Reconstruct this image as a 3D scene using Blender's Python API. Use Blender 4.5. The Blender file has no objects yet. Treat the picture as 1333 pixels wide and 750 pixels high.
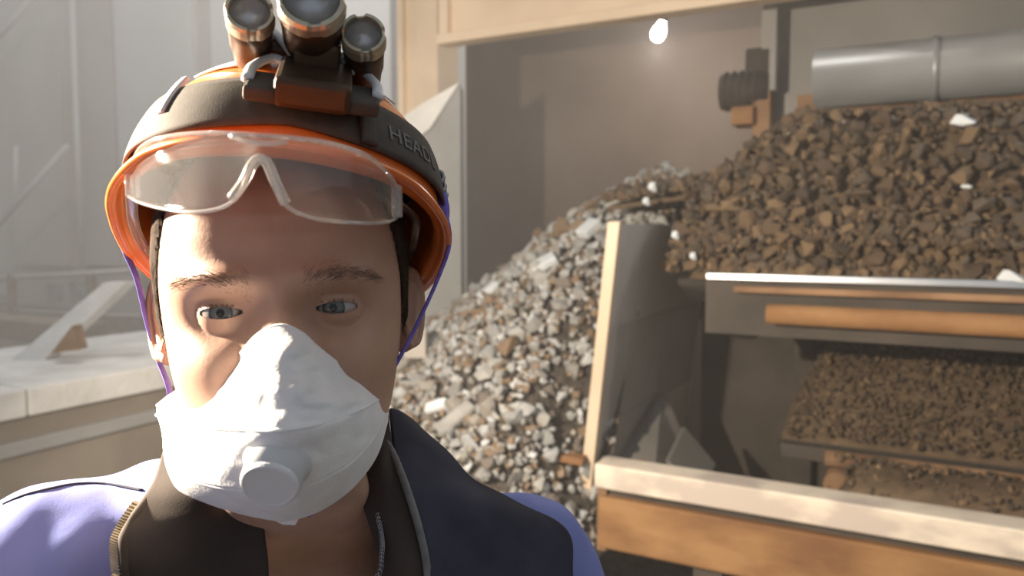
import bpy, bmesh, math, random
import numpy as np
from mathutils import Vector, Matrix, noise

random.seed(7); rng = np.random.default_rng(7)
scene = bpy.context.scene
COL = scene.collection
PI = math.pi
# ------------------------------------------------------------------ camera
CZ = 1.65
FPX = 1000.0
PITCH = math.atan(75 / FPX)
cam_d = bpy.data.cameras.new('camera'); cam = bpy.data.objects.new('camera', cam_d); COL.objects.link(cam)
cam.location = (0, 0, CZ); cam.rotation_euler = (PI / 2 - PITCH, 0, 0)
cam_d.sensor_width = 36; cam_d.lens = 36 * FPX / 1333
cam_d.clip_start = 0.02; cam_d.clip_end = 200
cam_d.dof.use_dof = True; cam_d.dof.focus_distance = 0.50; cam_d.dof.aperture_fstop = 8
scene.camera = cam
# ------------------------------------------------------------------ world, exposure
world = bpy.data.worlds.new('world'); scene.world = world; world.use_nodes = True
bg = world.node_tree.nodes['Background']
bg.inputs[0].default_value = (0.86, 0.93, 1.0, 1); bg.inputs[1].default_value = 0.35
scene.view_settings.view_transform = 'Standard'; scene.view_settings.look = 'None'
scene.view_settings.gamma = 1; scene.view_settings.use_curve_mapping = False
scene.view_settings.exposure = 0.15
FLOOD_W = 350.0
FLOOD_POS = Vector((-1.00, 0.60, 1.90))
HAZE_DENSITY = 0.032
scene.cycles.use_denoising = True
scene.cycles.max_bounces = 8
scene.cycles.volume_bounces = 1
scene.cycles.sample_clamp_indirect = 6

# ------------------------------------------------------------------ pixel helpers (1333x750 frame)
_ct, _st = math.cos(PITCH), math.sin(PITCH)
def ray(px, py):
    xc = (px - 666.5) / FPX; yc = (375 - py) / FPX
    return Vector((xc, _ct + yc * _st, -_st + yc * _ct))
def P(px, py, depth):
    d = ray(px, py); return Vector((0, 0, CZ)) + d * (depth / d.y)
# structure frame: a runs along the conveyors, b away from the viewer
OX, OY = 0.31, 2.5
RX, RY = 0.8772, -0.4801
VX, VY = 0.4801, 0.8772
SROT = math.atan2(RY, RX)
def S(a, b, z): return Vector((OX + a * RX + b * VX, OY + a * RY + b * VY, z))
def pix_b(px, py, b):
    d = ray(px, py); t = (b + OX * VX + OY * VY) / (d.x * VX + d.y * VY)
    p = d * t; x, y = p.x - OX, p.y - OY
    return (x * RX + y * RY, p.z + CZ)
SM = Matrix(((RX, VX, 0, OX), (RY, VY, 0, OY), (0, 0, 1, 0), (0, 0, 0, 1)))

# ------------------------------------------------------------------ materials
def new_mat(name):
    m = bpy.data.materials.new(name); m.use_nodes = True
    nt = m.node_tree; return m, nt, nt.nodes['Principled BSDF']
def pm(name, c1, c2=None, scale=8.0, rough=0.7, metal=0.0, bump=0.0, bscale=None, detail=4.0, lo=0.35, hi=0.65, spec=0.5, stretch=None, c3=None):
    m, nt, b = new_mat(name); N, L = nt.nodes, nt.links
    b.inputs['Roughness'].default_value = rough; b.inputs['Metallic'].default_value = metal
    b.inputs['Specular IOR Level'].default_value = spec
    b.inputs['Base Color'].default_value = (*c1, 1)
    tc = N.new('ShaderNodeTexCoord'); src = tc.outputs['Object']
    if stretch:
        mp = N.new('ShaderNodeMapping'); mp.inputs['Scale'].default_value = stretch
        L.new(src, mp.inputs[0]); src = mp.outputs[0]
    if c2 is not None:
        nz = N.new('ShaderNodeTexNoise'); nz.inputs['Scale'].default_value = scale; nz.inputs['Detail'].default_value = detail
        L.new(src, nz.inputs['Vector'])
        cr = N.new('ShaderNodeValToRGB'); cr.color_ramp.elements[0].position = lo; cr.color_ramp.elements[1].position = hi
        cr.color_ramp.elements[0].color = (*c1, 1); cr.color_ramp.elements[1].color = (*c2, 1)
        if c3 is not None:
            e = cr.color_ramp.elements.new((lo + hi) / 2); e.color = (*c3, 1)
        L.new(nz.outputs[0], cr.inputs[0]); L.new(cr.outputs[0], b.inputs['Base Color'])
    if bump:
        n2 = N.new('ShaderNodeTexNoise'); n2.inputs['Scale'].default_value = bscale or scale * 3; n2.inputs['Detail'].default_value = 5
        L.new(src, n2.inputs['Vector'])
        bp = N.new('ShaderNodeBump'); bp.inputs['Strength'].default_value = bump; bp.inputs['Distance'].default_value = 0.02
        L.new(n2.outputs[0], bp.inputs['Height']); L.new(bp.outputs[0], b.inputs['Normal'])
    return m
def stone_mat(name, cols, per_object, rough=0.8):
    m, nt, b = new_mat(name); N, L = nt.nodes, nt.links
    b.inputs['Roughness'].default_value = rough
    if per_object: rnd = N.new('ShaderNodeObjectInfo').outputs['Random']
    else: rnd = N.new('ShaderNodeNewGeometry').outputs['Random Per Island']
    cr = N.new('ShaderNodeValToRGB'); cr.color_ramp.interpolation = 'CONSTANT'
    n = len(cols); els = cr.color_ramp.elements
    while len(els) < n: els.new(0.5)
    for i, c in enumerate(cols): els[i].position = i / n; els[i].color = (*c, 1)
    L.new(rnd, cr.inputs[0])
    tc = N.new('ShaderNodeTexCoord'); nz = N.new('ShaderNodeTexNoise'); nz.inputs['Scale'].default_value = 22; nz.inputs['Detail'].default_value = 5
    L.new(tc.outputs['Object'], nz.inputs['Vector'])
    mr = N.new('ShaderNodeMapRange'); mr.inputs[1].default_value = 0.3; mr.inputs[2].default_value = 0.7; mr.inputs[3].default_value = 0.65; mr.inputs[4].default_value = 1.2
    L.new(nz.outputs[0], mr.inputs[0])
    mx = N.new('ShaderNodeVectorMath'); mx.operation = 'SCALE'
    L.new(cr.outputs[0], mx.inputs[0]); L.new(mr.outputs[0], mx.inputs['Scale']); L.new(mx.outputs[0], b.inputs['Base Color'])
    bp = N.new('ShaderNodeBump'); bp.inputs['Strength'].default_value = 0.35; bp.inputs['Distance'].default_value = 0.02
    L.new(nz.outputs[0], bp.inputs['Height']); L.new(bp.outputs[0], b.inputs['Normal'])
    return m
M = {}
M['wall'] = pm('brown_dusty_wall', (0.145, 0.108, 0.085), (0.205, 0.16, 0.13), 0.9, 0.9, bump=0.15, bscale=14)
M['hall'] = pm('grey_sheet_wall', (0.46, 0.43, 0.395), (0.58, 0.55, 0.51), 0.35, 0.8)
M['hall2'] = pm('pale_sheet_panel', (0.62, 0.61, 0.59), (0.70, 0.69, 0.67), 0.6, 0.75)
M['floor'] = pm('gravel_floor', (0.10, 0.088, 0.075), (0.24, 0.215, 0.19), 9, 0.95, bump=0.8, bscale=30)
M['gravel_core'] = pm('gap_shade_gravel', (0.045, 0.037, 0.030), (0.12, 0.10, 0.085), 30, 0.95, bump=0.8, bscale=60)  # darkened so the gaps between heap stones read as shade
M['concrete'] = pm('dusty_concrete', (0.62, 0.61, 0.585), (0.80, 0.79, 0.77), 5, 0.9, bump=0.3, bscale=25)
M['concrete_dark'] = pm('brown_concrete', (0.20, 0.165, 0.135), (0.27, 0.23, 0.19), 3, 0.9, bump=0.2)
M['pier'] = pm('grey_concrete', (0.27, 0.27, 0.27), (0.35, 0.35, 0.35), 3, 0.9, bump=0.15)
M['cream'] = pm('cream_painted_steel', (0.60, 0.47, 0.34), (0.70, 0.56, 0.42), 2.5, 0.6, bump=0.05)
M['cream_dust'] = pm('dusty_cream_steel', (0.55, 0.47, 0.41), (0.80, 0.70, 0.58), 5, 0.75, stretch=(1, 1, 2.5), lo=0.4, hi=0.55)
M['rust'] = pm('rusty_steel', (0.19, 0.088, 0.035), (0.36, 0.195, 0.080), 3.5, 0.75, bump=0.15, bscale=20, stretch=(1, 1, 2), c3=(0.27, 0.135, 0.052))
M['rust_dull'] = pm('dull_rust', (0.16, 0.088, 0.045), (0.34, 0.20, 0.11), 5, 0.85, bump=0.2)
M['plate'] = pm('pale_worn_plate', (0.52, 0.47, 0.42), (0.62, 0.57, 0.52), 3, 0.6, bump=0.05)
M['steel'] = pm('worn_grey_steel', (0.36, 0.325, 0.29), (0.46, 0.42, 0.38), 3, 0.6, bump=0.05)
M['steel_dark'] = pm('dark_steel', (0.040, 0.032, 0.026), (0.075, 0.06, 0.05), 4, 0.75)
M['steel_bright'] = pm('polished_steel', (0.60, 0.63, 0.66), (0.72, 0.74, 0.76), 6, 0.3, metal=1.0)
M['duct'] = pm('galvanised_duct', (0.34, 0.35, 0.355), (0.42, 0.43, 0.435), 3, 0.36, metal=0.25)
M['sheet'] = pm('grey_sheet', (0.22, 0.215, 0.205), (0.29, 0.28, 0.27), 2, 0.6, metal=0.3)
M['rubber'] = pm('black_rubber', (0.028, 0.023, 0.02), (0.05, 0.042, 0.036), 6, 0.85)
M['flap'] = pm('grey_rubber', (0.15, 0.14, 0.13), (0.20, 0.19, 0.18), 6, 0.7)
GREYS = [(0.42, 0.42, 0.41), (0.30, 0.29, 0.275), (0.27, 0.19, 0.125), (0.52, 0.53, 0.53), (0.20, 0.17, 0.145), (0.36, 0.33, 0.29), (0.23, 0.155, 0.095), (0.33, 0.33, 0.325), (0.46, 0.45, 0.42)]
BROWNS = [(0.109, 0.07, 0.041), (0.078, 0.053, 0.034), (0.152, 0.097, 0.053), (0.091, 0.062, 0.039), (0.128, 0.085, 0.049), (0.195, 0.128, 0.07), (0.066, 0.047, 0.031), (0.116, 0.088, 0.063)]
M['stone'] = pm('flat_grey_stone', (.30, .29, .27), (.42, .41, .39), 14, .85, bump=.3); M['stone_mass'] = stone_mat('grey_crushed_stone_mass', GREYS, False)
M['ore_mass'] = stone_mat('brown_ore_mass', BROWNS, False)
M['silver_stone'] = pm('pale_glinting_stone', (0.62, 0.66, 0.70), (0.75, 0.78, 0.8), 20, 0.3, bump=0.2)

# ------------------------------------------------------------------ mesh helpers
class MB:
    def __init__(s): s.v = []; s.f = []
    def add(s, v, f):
        o = len(s.v); s.v += [tuple(p) for p in v]; s.f += [tuple(i + o for i in q) for q in f]; return s
    def box(s, lo, hi, mtx=None, bev=0.0):
        x0, y0, z0 = lo; x1, y1, z1 = hi
        if bev <= 0:
            v = [(x0, y0, z0), (x1, y0, z0), (x1, y1, z0), (x0, y1, z0), (x0, y0, z1), (x1, y0, z1), (x1, y1, z1), (x0, y1, z1)]
            f = [(0, 3, 2, 1), (4, 5, 6, 7), (0, 1, 5, 4), (1, 2, 6, 5), (2, 3, 7, 6), (3, 0, 4, 7)]
        else:
            bm = bmesh.new(); bmesh.ops.create_cube(bm, size=1)
            for q in bm.verts: q.co = Vector(((x0 + x1) / 2 + q.co.x * (x1 - x0), (y0 + y1) / 2 + q.co.y * (y1 - y0), (z0 + z1) / 2 + q.co.z * (z1 - z0)))
            bmesh.ops.bevel(bm, geom=bm.edges[:], offset=bev, segments=2, affect='EDGES', profile=0.5)
            bm.verts.index_update(); v = [tuple(q.co) for q in bm.verts]; f = [tuple(q.index for q in k.verts) for k in bm.faces]; bm.free()
        if mtx is not None: v = [mtx @ Vector(p) for p in v]
        return s.add(v, f)
    def prism(s, pts, axis):            # closed outline extruded along axis
        n = len(pts); a = Vector(axis)
        v = [Vector(p) for p in pts] + [Vector(p) + a for p in pts]
        f = [tuple(range(n))[::-1], tuple(range(n, 2 * n))] + [(i, (i + 1) % n, n + (i + 1) % n, n + i) for i in range(n)]
        return s.add(v, f)
    def tube(s, pts, r, n=10, cap=True, flat=1.0, up=None):
        pts = [Vector(p) for p in pts]; m = len(pts)
        rs = r if isinstance(r, (list, tuple)) else [r] * m
        v = []; f = []; prev = up
        for i, p in enumerate(pts):
            t = (pts[min(i + 1, m - 1)] - pts[max(i - 1, 0)]).normalized()
            if prev is None:
                prev = Vector((0, 0, 1)) if abs(t.z) < 0.9 else Vector((1, 0, 0))
            nn = (prev - t * prev.dot(t))
            if nn.length < 1e-6: nn = t.orthogonal()
            nn.normalize(); bb = t.cross(nn); prev = nn
            for k in range(n):
                an = 2 * PI * k / n
                v.append(p + nn * (math.cos(an) * rs[i] * flat) + bb * (math.sin(an) * rs[i]))
        for i in range(m - 1):
            for k in range(n):
                f.append((i * n + k, i * n + (k + 1) % n, (i + 1) * n + (k + 1) % n, (i + 1) * n + k))
        if cap: f += [tuple(range(n))[::-1], tuple(range((m - 1) * n, m * n))]
        return s.add(v, f)
    def lathe(s, prof, mtx, n=32):      # prof: (radius, height) list, axis local z
        v = []; f = []; m = len(prof)
        for (r, h) in prof:
            for k in range(n):
                an = 2 * PI * k / n; v.append(mtx @ Vector((r * math.cos(an), r * math.sin(an), h)))
        for i in range(m - 1):
            for k in range(n):
                f.append((i * n + k, i * n + (k + 1) % n, (i + 1) * n + (k + 1) % n, (i + 1) * n + k))
        f += [tuple(range(n))[::-1], tuple(range((m - 1) * n, m * n))]
        return s.add(v, f)
    def grid(s, g, closed_u=False):     # g[i][j] points
        g = np.asarray(g, float); R, C = g.shape[:2]
        v = g.reshape(-1, 3); f = []
        for i in range(R - 1):
            for j in range(C if closed_u else C - 1):
                k = (j + 1) % C
                f.append((i * C + j, i * C + k, (i + 1) * C + k, (i + 1) * C + j))
        return s.add(v, f)
    def build(s, name, mat, parent=None, smooth=False, **props):
        me = bpy.data.meshes.new(name); me.from_pydata([tuple(p) for p in s.v], [], s.f); me.update()
        bm = bmesh.new(); bm.from_mesh(me); bmesh.ops.recalc_face_normals(bm, faces=bm.faces[:]); bm.to_mesh(me); bm.free()
        return link(name, me, mat, parent, smooth, **props)
def link(name, me, mat, parent=None, smooth=False, **props):
    if mat is not None: me.materials.append(M[mat] if isinstance(mat, str) else mat)
    if smooth:
        me.polygons.foreach_set('use_smooth', [True] * len(me.polygons))
    o = bpy.data.objects.new(name, me); COL.objects.link(o)
    if parent is not None: attach(o, parent)
    for k, q in props.items(): o[k] = q
    return o
def origin(o):
    v = Vector((0, 0, 0)); p = o
    while p is not None: v += Vector(p.location); p = p.parent
    return v
def attach(o, parent):
    o.parent = parent
    q = parent
    while q is not None and q.type == 'MESH' and q.location.length == 0 and q.parent is not None and q.parent.type == 'EMPTY': q = q.parent
    if q is not None and q.type == 'EMPTY' and parent.type == 'EMPTY':
        o.matrix_parent_inverse = Matrix.Translation(-Vector(q.location))
def thing(name, loc, label, category, group=None, kind=None):
    o = bpy.data.objects.new(name, None); COL.objects.link(o); o.location = loc; o.empty_display_size = 0.1
    o['label'] = label; o['category'] = category
    if group: o['group'] = group
    if kind: o['kind'] = kind
    return o
def modify(o, mods):                    # apply modifiers by evaluation
    for typ, kw in mods:
        md = o.modifiers.new(typ, typ)
        for k, q in kw.items(): setattr(md, k, q)
    dg = bpy.context.evaluated_depsgraph_get(); dg.update()
    me = bpy.data.meshes.new_from_object(o.evaluated_get(dg)); old = o.data
    o.modifiers.clear(); o.data = me; me.name = old.name; bpy.data.meshes.remove(old)
    return o
def mesh_arrays(me):
    v = np.empty(len(me.vertices) * 3); me.vertices.foreach_get('co', v)
    return v.reshape(-1, 3), [tuple(p.vertices) for p in me.polygons]
def smooth_all(me): me.polygons.foreach_set('use_smooth', [True] * len(me.polygons))
def spline(pts, n):                     # catmull-rom through n-d points
    p = np.array(pts, float); m = len(p); out = []
    q = np.vstack([2 * p[0] - p[1], p, 2 * p[-1] - p[-2]])
    for t in np.linspace(0, m - 1, n):
        i = min(int(t), m - 2); u = t - i
        a, b, c, d = q[i], q[i + 1], q[i + 2], q[i + 3]
        out.append(0.5 * ((2 * b) + (c - a) * u + (2 * a - 5 * b + 4 * c - d) * u * u + (3 * b - a - 3 * c + d) * u ** 3))
    return np.array(out)
def surface(ctrl, nr, nc):              # smooth patch through a control grid
    c = np.array(ctrl, float)
    rows = np.array([spline(r, nc) for r in c])
    return np.array([spline(rows[:, j], nr) for j in range(nc)]).transpose(1, 0, 2)
def sm(x, a, b):
    t = np.clip((x - a) / (b - a), 0, 1); return t * t * (3 - 2 * t)

# ================================================================== SETTING
MB().grid([[(-26, -6, 0), (16, -6, 0)], [(-26, 26, 0), (16, 26, 0)]]).build('floor', 'floor', kind='structure', label='grey gravelly floor of the dusty plant', category='floor')
# brown wall behind the heap
mb = MB().box((-2.42, 3.0, 0), (7.0, 3.3, 6.0), SM); mb.build('wall_back', 'wall', kind='structure', label='brown dusty wall behind the stone heap', category='wall')
# far hall wall with window openings, built as strips round the openings
hb = 7.4
def far(px, py): return pix_b(px, py, hb)
aL, aR = -22.0, -3.0
wins = []
for (x0, x1, y0, y1) in ((58, 84, 370, 398), (88, 130, 368, 398), (-8, 12, 384, 400)):
    a0, z1 = far(x0, y0); a1, z0 = far(x1, y1); wins.append((a0, a1, max(z0, 0.05), z1))
wins.sort()
zlo = min(w[2] for w in wins); zhi = max(w[3] for w in wins)
mb = MB(); mb.box((aL, hb, zhi), (aR, hb + 0.25, 8.5), SM); mb.box((aL, hb, 0), (aR, hb + 0.25, zlo), SM)
cur = aL
for (a0, a1, z0, z1) in wins:
    mb.box((cur, hb, zlo), (a0, hb + 0.25, zhi), SM); cur = a1
    if z1 < zhi: mb.box((a0, hb, z1), (a1, hb + 0.25, zhi), SM)
    if z0 > zlo: mb.box((a0, hb, zlo), (a1, hb + 0.25, z0), SM)
mb.box((cur, hb, zlo), (aR, hb + 0.25, zhi), SM)
mb.build('wall_far', 'hall', kind='structure', label='far sheet-clad wall of the hall, pale with dust', category='wall')
glass, nt, b = new_mat('window_glass'); b.inputs['Base Color'].default_value = (0.9, 0.95, 1, 1); b.inputs['Roughness'].default_value = 0.1
b.inputs['Transmission Weight'].default_value = 0.9; b.inputs['Alpha'].default_value = 0.35
for i, (a0, a1, z0, z1) in enumerate(wins):
    w = thing('window_%d' % (i + 1), S((a0 + a1) / 2, hb, z0), 'bright daylit window pane opening in the far hall wall', 'window', kind='structure')
    w['group'] = 'bright windows of the far wall'
    mb = MB()
    for (l, h) in (((a0, hb + .05, z0), (a0 + .05, hb + .15, z1)), ((a1 - .05, hb + .05, z0), (a1, hb + .15, z1)), ((a0, hb + .05, z0), (a1, hb + .15, z0 + .05)), ((a0, hb + .05, z1 - .05), (a1, hb + .15, z1))):
        mb.box(l, h, SM)
    mb.build('window_frame', 'steel', w)
    MB().box((a0 + .05, hb + .09, z0 + .05), (a1 - .05, hb + .10, z1 - .05), SM).build('pane', glass, w)
# pale cladding panels standing proud of the far wall
for (x0, x1, mt) in ((108, 158, 'hall'), (162, 262, 'hall2'), (286, 318, 'hall2'), (20, 90, 'hall'), (330, 420, 'hall'), (425, 516, 'hall2')):
    a0, _ = far(x0, 200); a1, _ = far(x1, 200); _, z0 = far((x0 + x1) / 2, 345)
    MB().box((a0, hb - .12, z0), (a1, hb - 0.002, 8.0), SM).build('cladding_panel', mt, bpy.data.objects['wall_far'])
# vertical conduit and wall ducts
def far_bar(name, p0, p1, r, mat, label, cat, b=hb - 0.3, group=None):
    a0, z0 = pix_b(*p0, b); a1, z1 = pix_b(*p1, b)
    o = MB().tube([S(a0, b, z0), S(a1, b, z1)], r, 8).build(name, mat, None, True, label=label, category=cat)
    if group: o['group'] = group
    return o
far_bar('standpipe', (92, -60), (107, 350), 0.055, 'hall2', 'thin pale vertical pipe on the far hall wall', 'pipe')
far_bar('tie_rod', (-10, 302), (88, 190), 0.05, 'hall2', 'lower pale diagonal brace rod in the far hall', 'brace', b=6.4)
far_bar('tie_rod', (-10, 58), (48, -10), 0.05, 'hall2', 'upper pale diagonal brace rod in the far hall', 'brace', b=6.4)
far_bar('tie_rod', (20, 270), (21, 190), 0.04, 'hall2', 'short upright pale hanger rod beside the lower brace', 'rod', b=6.4)
# handrail of the far walkway
rb = 5.6
t = thing('handrail', S(*(lambda q: (q[0], rb, 0))(pix_b(60, 380, rb))), 'dusty steel handrail with upright posts before the far windows', 'handrail')
def rbp(px, py): a, z = pix_b(px, py, rb); return S(a, rb, z)
MB().tube([rbp(-30, 364), rbp(120, 356), rbp(200, 350)], 0.05, 8).build('top_rail', 'hall', t, True)
MB().tube([rbp(-30, 401), rbp(110, 409), rbp(200, 412)], 0.03, 8).build('lower_rail', 'hall', t, True)
for x in (15, 118, 190):
    a, z = pix_b(x, 357, rb); MB().box((a - .07, rb - .05, 0), (a + .07, rb + .05, z), SM).build('post', 'concrete_dark', t)
# low brown parapet box beyond the ledge
a0, z1 = pix_b(-120, 403, 4.2); a1, _ = pix_b(96, 412, 4.2)
MB().box((a0, 4.2, 0), (a1, 4.7, z1), SM, 0.02).build('bunker_wall', 'concrete_dark', label='low brown concrete bunker wall below the far handrail', category='wall', kind='structure')
# ledge: coping slab on a brown wall, running away behind the person
LZ = CZ - 0.60
L0 = P(-140, 538, 2.5); dv = Vector((VX, VY, 0)); rv = Vector((RX, RY, 0))
lp = P(0, 512, 2.83); base0 = Vector((lp.x, lp.y, 0)) - dv * 2.2
LM = Matrix(((RX, VX, 0, base0.x), (RY, VY, 0, base0.y), (0, 0, 1, 0), (0, 0, 0, 1)))
LLEN = 4.6; LTOP = lp.z
t = thing('ledge_wall', base0, 'long low wall with a white dusty concrete coping beside the person', 'wall', kind='structure')
for i in range(4):
    y0 = i * LLEN / 4
    MB().box((-1.15, y0 + 0.004, LTOP - 0.11), (0, y0 + LLEN / 4 - 0.004, LTOP - 0.002 * (i % 2)), LM, 0.008).build('coping_slab', 'concrete', t)
MB().box((-1.08, 0, LTOP - 0.20), (-0.035, LLEN, LTOP - 0.11), LM).build('upper_course', 'concrete_dark', t)
MB().box((-1.08, 0, LTOP - 0.255), (-0.005, LLEN, LTOP - 0.20), LM, 0.006).build('pale_ledge_strip', 'pier', t)
MB().box((-1.08, 0, 0), (-0.03, LLEN, LTOP - 0.255), LM).build('lower_course', 'concrete_dark', t)
# white sloping strut resting on the ledge, with its brown gusset
pA, pB = P(30, 470, 3.55), P(150, 368, 3.9)
def on_top(p): return Vector((p.x, p.y, max(p.z, LTOP)))
t = thing('sloping_strut', pA, 'white dusty sloping strut rising from the ledge coping', 'strut')
ax = (pB - pA); side = Vector((1, 0.1, 0)) * 0.055
MB().prism([pA - side, pA + side * 1.6, pB + side, pB - side], Vector((0, 0.12, 0))).build('strut_bar', 'concrete', t)
g0, g1, g2 = P(66, 460, 3.5), P(102, 456, 3.5), P(94, 424, 3.56)
MB().prism([g0, g1, g2], Vector((0, 0.08, 0))).build('gusset', 'rust_dull', t)
# pier with a sloping top, and the cream post of the hopper behind it
q = [P(500, 172, 3.78), P(598, 108, 3.78)]
pz = 0.0
t = thing('concrete_pier', Vector((P(560, 300, 3.8).x, 3.8, 0)), 'grey concrete pier with a sloping top coloured pale as sunlit beside the heap', 'pier', kind='structure')
xl, xr = P(500, 300, 3.78).x, P(600, 300, 3.78).x
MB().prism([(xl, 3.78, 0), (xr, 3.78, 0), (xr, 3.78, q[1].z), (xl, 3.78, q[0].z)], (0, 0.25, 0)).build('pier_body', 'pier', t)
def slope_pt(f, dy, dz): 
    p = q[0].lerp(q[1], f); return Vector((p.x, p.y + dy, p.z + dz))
MB().prism([slope_pt(-.1, -.03, -.16), slope_pt(0.62, -.03, -.13), slope_pt(1.0, -.01, 0.0), slope_pt(0.55, -.01, .015), slope_pt(-.1, -.01, .01)], (0, .30, 0)).build('sun_patch_cap', 'concrete', t)  # paler concrete than the body puts the sun patch into the colour
# hopper: cream plates above
HB = 0.96
aL0, zb = pix_b(577, 60, HB)
t = thing('hopper', S(aL0, HB, 0), 'cream painted steel hopper with flanged lower edge above the heap', 'hopper')
MB().box((aL0, HB, zb + .05), (aL0 + 4.2, HB + .03, zb + 1.3), SM).build('hopper_wall', 'cream', t)
MB().box((aL0 - .01, HB - .05, zb), (aL0 + 4.2, HB + .05, zb + .05), SM, 0.006).build('bottom_flange', 'cream', t)
for i in range(4):
    a = aL0 + i * 1.25
    MB().box((a, HB - .04, zb + .05), (a + .05, HB - 0.001, zb + 1.3), SM, 0.004).build('stiffener', 'cream', t)
t = thing('hopper_post', S(aL0 - .13, HB + .1, 0), 'tall cream steel post carrying the hopper', 'post')
ap0, _ = pix_b(517, 50, HB + .05); ap1, _ = pix_b(569, 50, HB + .05)
MB().box((ap0, HB + .05, 0), (ap0 + .035, HB + .25, 3.9), SM, .004).build('flange', 'cream', t)
MB().box((ap1 - .14, HB + .05, 0), (ap1, HB + .25, 3.9), SM, .004).build('flange', 'cream', t)
MB().box((ap0 + .035, HB + .08, 0), (ap1 - .14, HB + .22, 3.9), SM).build('web', 'cream', t)

# ------------------------------------------------------------------ stones
def rock_mesh(name, seed, flat=0.62):
    r = np.random.default_rng(seed); bm = bmesh.new()
    p = r.normal(size=(13, 3)); p /= np.linalg.norm(p, axis=1)[:, None]
    p *= r.uniform(0.75, 1.0, (13, 1)); p *= np.array([1.0, r.uniform(.6, .95), r.uniform(flat - .2, flat + .15)])
    vs = [bm.verts.new(tuple(q)) for q in p]
    res = bmesh.ops.convex_hull(bm, input=vs)
    loose = [v for v in bm.verts if not v.link_faces]
    bmesh.ops.delete(bm, geom=loose, context='VERTS')
    me = bpy.data.meshes.new(name); bm.to_mesh(me); bm.free(); return me
ROCKS = [rock_mesh('stone', 100 + i) for i in range(14)]
RA = [mesh_arrays(m) for m in ROCKS]
def stone_set(key, cols):
    mt = stone_mat(key, cols, True); out = []
    for m in ROCKS:
        c = m.copy(); c.materials.append(mt); out.append(c)
    return out
HEAP_SETS = {'pale grey': stone_set('pale_grey_stone', [GREYS[0], GREYS[3], GREYS[8]]), 'mid grey': stone_set('mid_grey_stone', [GREYS[1], GREYS[5], GREYS[7]]), 'brown stained': stone_set('brown_stained_stone', [GREYS[2], GREYS[6], GREYS[4]])}
ORE_SETS = {'dark brown': stone_set('dark_brown_ore', [BROWNS[1], BROWNS[6], BROWNS[3]]), 'reddish brown': stone_set('reddish_ore', [BROWNS[0], BROWNS[4], BROWNS[7]]), 'tan brown': stone_set('tan_ore', [BROWNS[2], BROWNS[5]])}
PALE_SET = [m.copy() for m in ROCKS]
for m in PALE_SET: m.materials.append(M['silver_stone'])
def size_word(s, lo, hi): return 'large ' if s > lo + .72 * (hi - lo) else ('small ' if s < lo + .3 * (hi - lo) else '')
def rand_rot(nrm=None, tilt=0.6):
    e = Matrix.Rotation(random.uniform(0, 2 * PI), 3, 'Z')
    t = Matrix.Rotation(random.gauss(0, tilt), 3, 'X') @ Matrix.Rotation(random.gauss(0, tilt), 3, 'Y')
    m = t @ e
    if nrm is not None: m = Vector((0, 0, 1)).rotation_difference(nrm).to_matrix() @ m
    return m
def mass(name, items, mat, **props):    # many stones in one mesh
    vs = []; fs = []; o = 0
    for (p, R, s, k) in items:
        v, f = RA[k]; w = v @ (np.array(R).T * s) + np.array(p)
        vs.append(w); fs += [tuple(i + o for i in q) for q in f]; o += len(w)
    me = bpy.data.meshes.new(name); me.from_pydata(np.vstack(vs).tolist(), [], fs); me.update()
    return link(name, me, mat, None, False, **props)
def single(name, meshes, p, R, s, k, label, group, mat=None):
    o = bpy.data.objects.new(name, meshes[k]); COL.objects.link(o)
    m4 = R.to_4x4(); o.matrix_world = Matrix.Translation(p) @ m4 @ Matrix.Diagonal((s, s, s, 1))
    o['label'] = label; o['category'] = 'stone'; o['group'] = group
    return o
# heap: cone with apex under the conveyor head, cut by the chute's side plate
AP = Vector((0.70, 3.62, 1.93)); SL = 0.745
def heap_z(x, y):
    d = math.hypot(x - AP.x, y - AP.y)
    z = AP.z - SL * (math.sqrt(d * d + 0.012) - 0.11)
    a, b_ = side_a(x, y), side_b(x, y)
    z -= 2.2 * max(0.0, a + 0.26) * float(1 - sm(b_, -.05, .45))
    return z + 0.035 * noise.noise(Vector((x * 2.2, y * 2.2, 3)))
def side_a(x, y): return (x - OX) * RX + (y - OY) * RY
def side_b(x, y): return (x - OX) * VX + (y - OY) * VY
def heap_ok(x, y):
    a, b_ = side_a(x, y), side_b(x, y)
    if b_ > -0.05: return a < -0.03
    return a < 0.45
ga, gb = np.arange(-3.0, .46, .045), np.arange(-1.75, 2.4, .05)
hv_ = []; hf__ = []
for a_ in ga:
    for b_ in gb:
        q_ = S(a_, b_, 0); hv_.append((q_.x, q_.y, max(heap_z(q_.x, q_.y) - .03, -.02)))
nb_ = len(gb)
for i in range(len(ga) - 1):
    for j in range(nb_ - 1):
        q_ = S(ga[i] + .0225, gb[j] + .025, 0)
        if not heap_ok(q_.x, q_.y) or (q_.x - base0.x) * RX + (q_.y - base0.y) * RY < .06: continue
        f_ = (i * nb_ + j, (i + 1) * nb_ + j, (i + 1) * nb_ + j + 1, i * nb_ + j + 1)
        if max(hv_[k][2] for k in f_) > -.019: hf__.append(f_)
hm_ = MB(); hm_.add(hv_, hf__); ho_ = hm_.build('gravel_heap', 'gravel_core', None, True, kind='stuff', label='fine gravel core of the grey stone heap, coloured dark as shaded gaps', category='gravel heap')
bm = bmesh.new(); bm.from_mesh(ho_.data); bmesh.ops.delete(bm, geom=[q_ for q_ in bm.verts if not q_.link_faces], context='VERTS'); bm.to_mesh(ho_.data); bm.free()
cand = []
tries = 0
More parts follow.
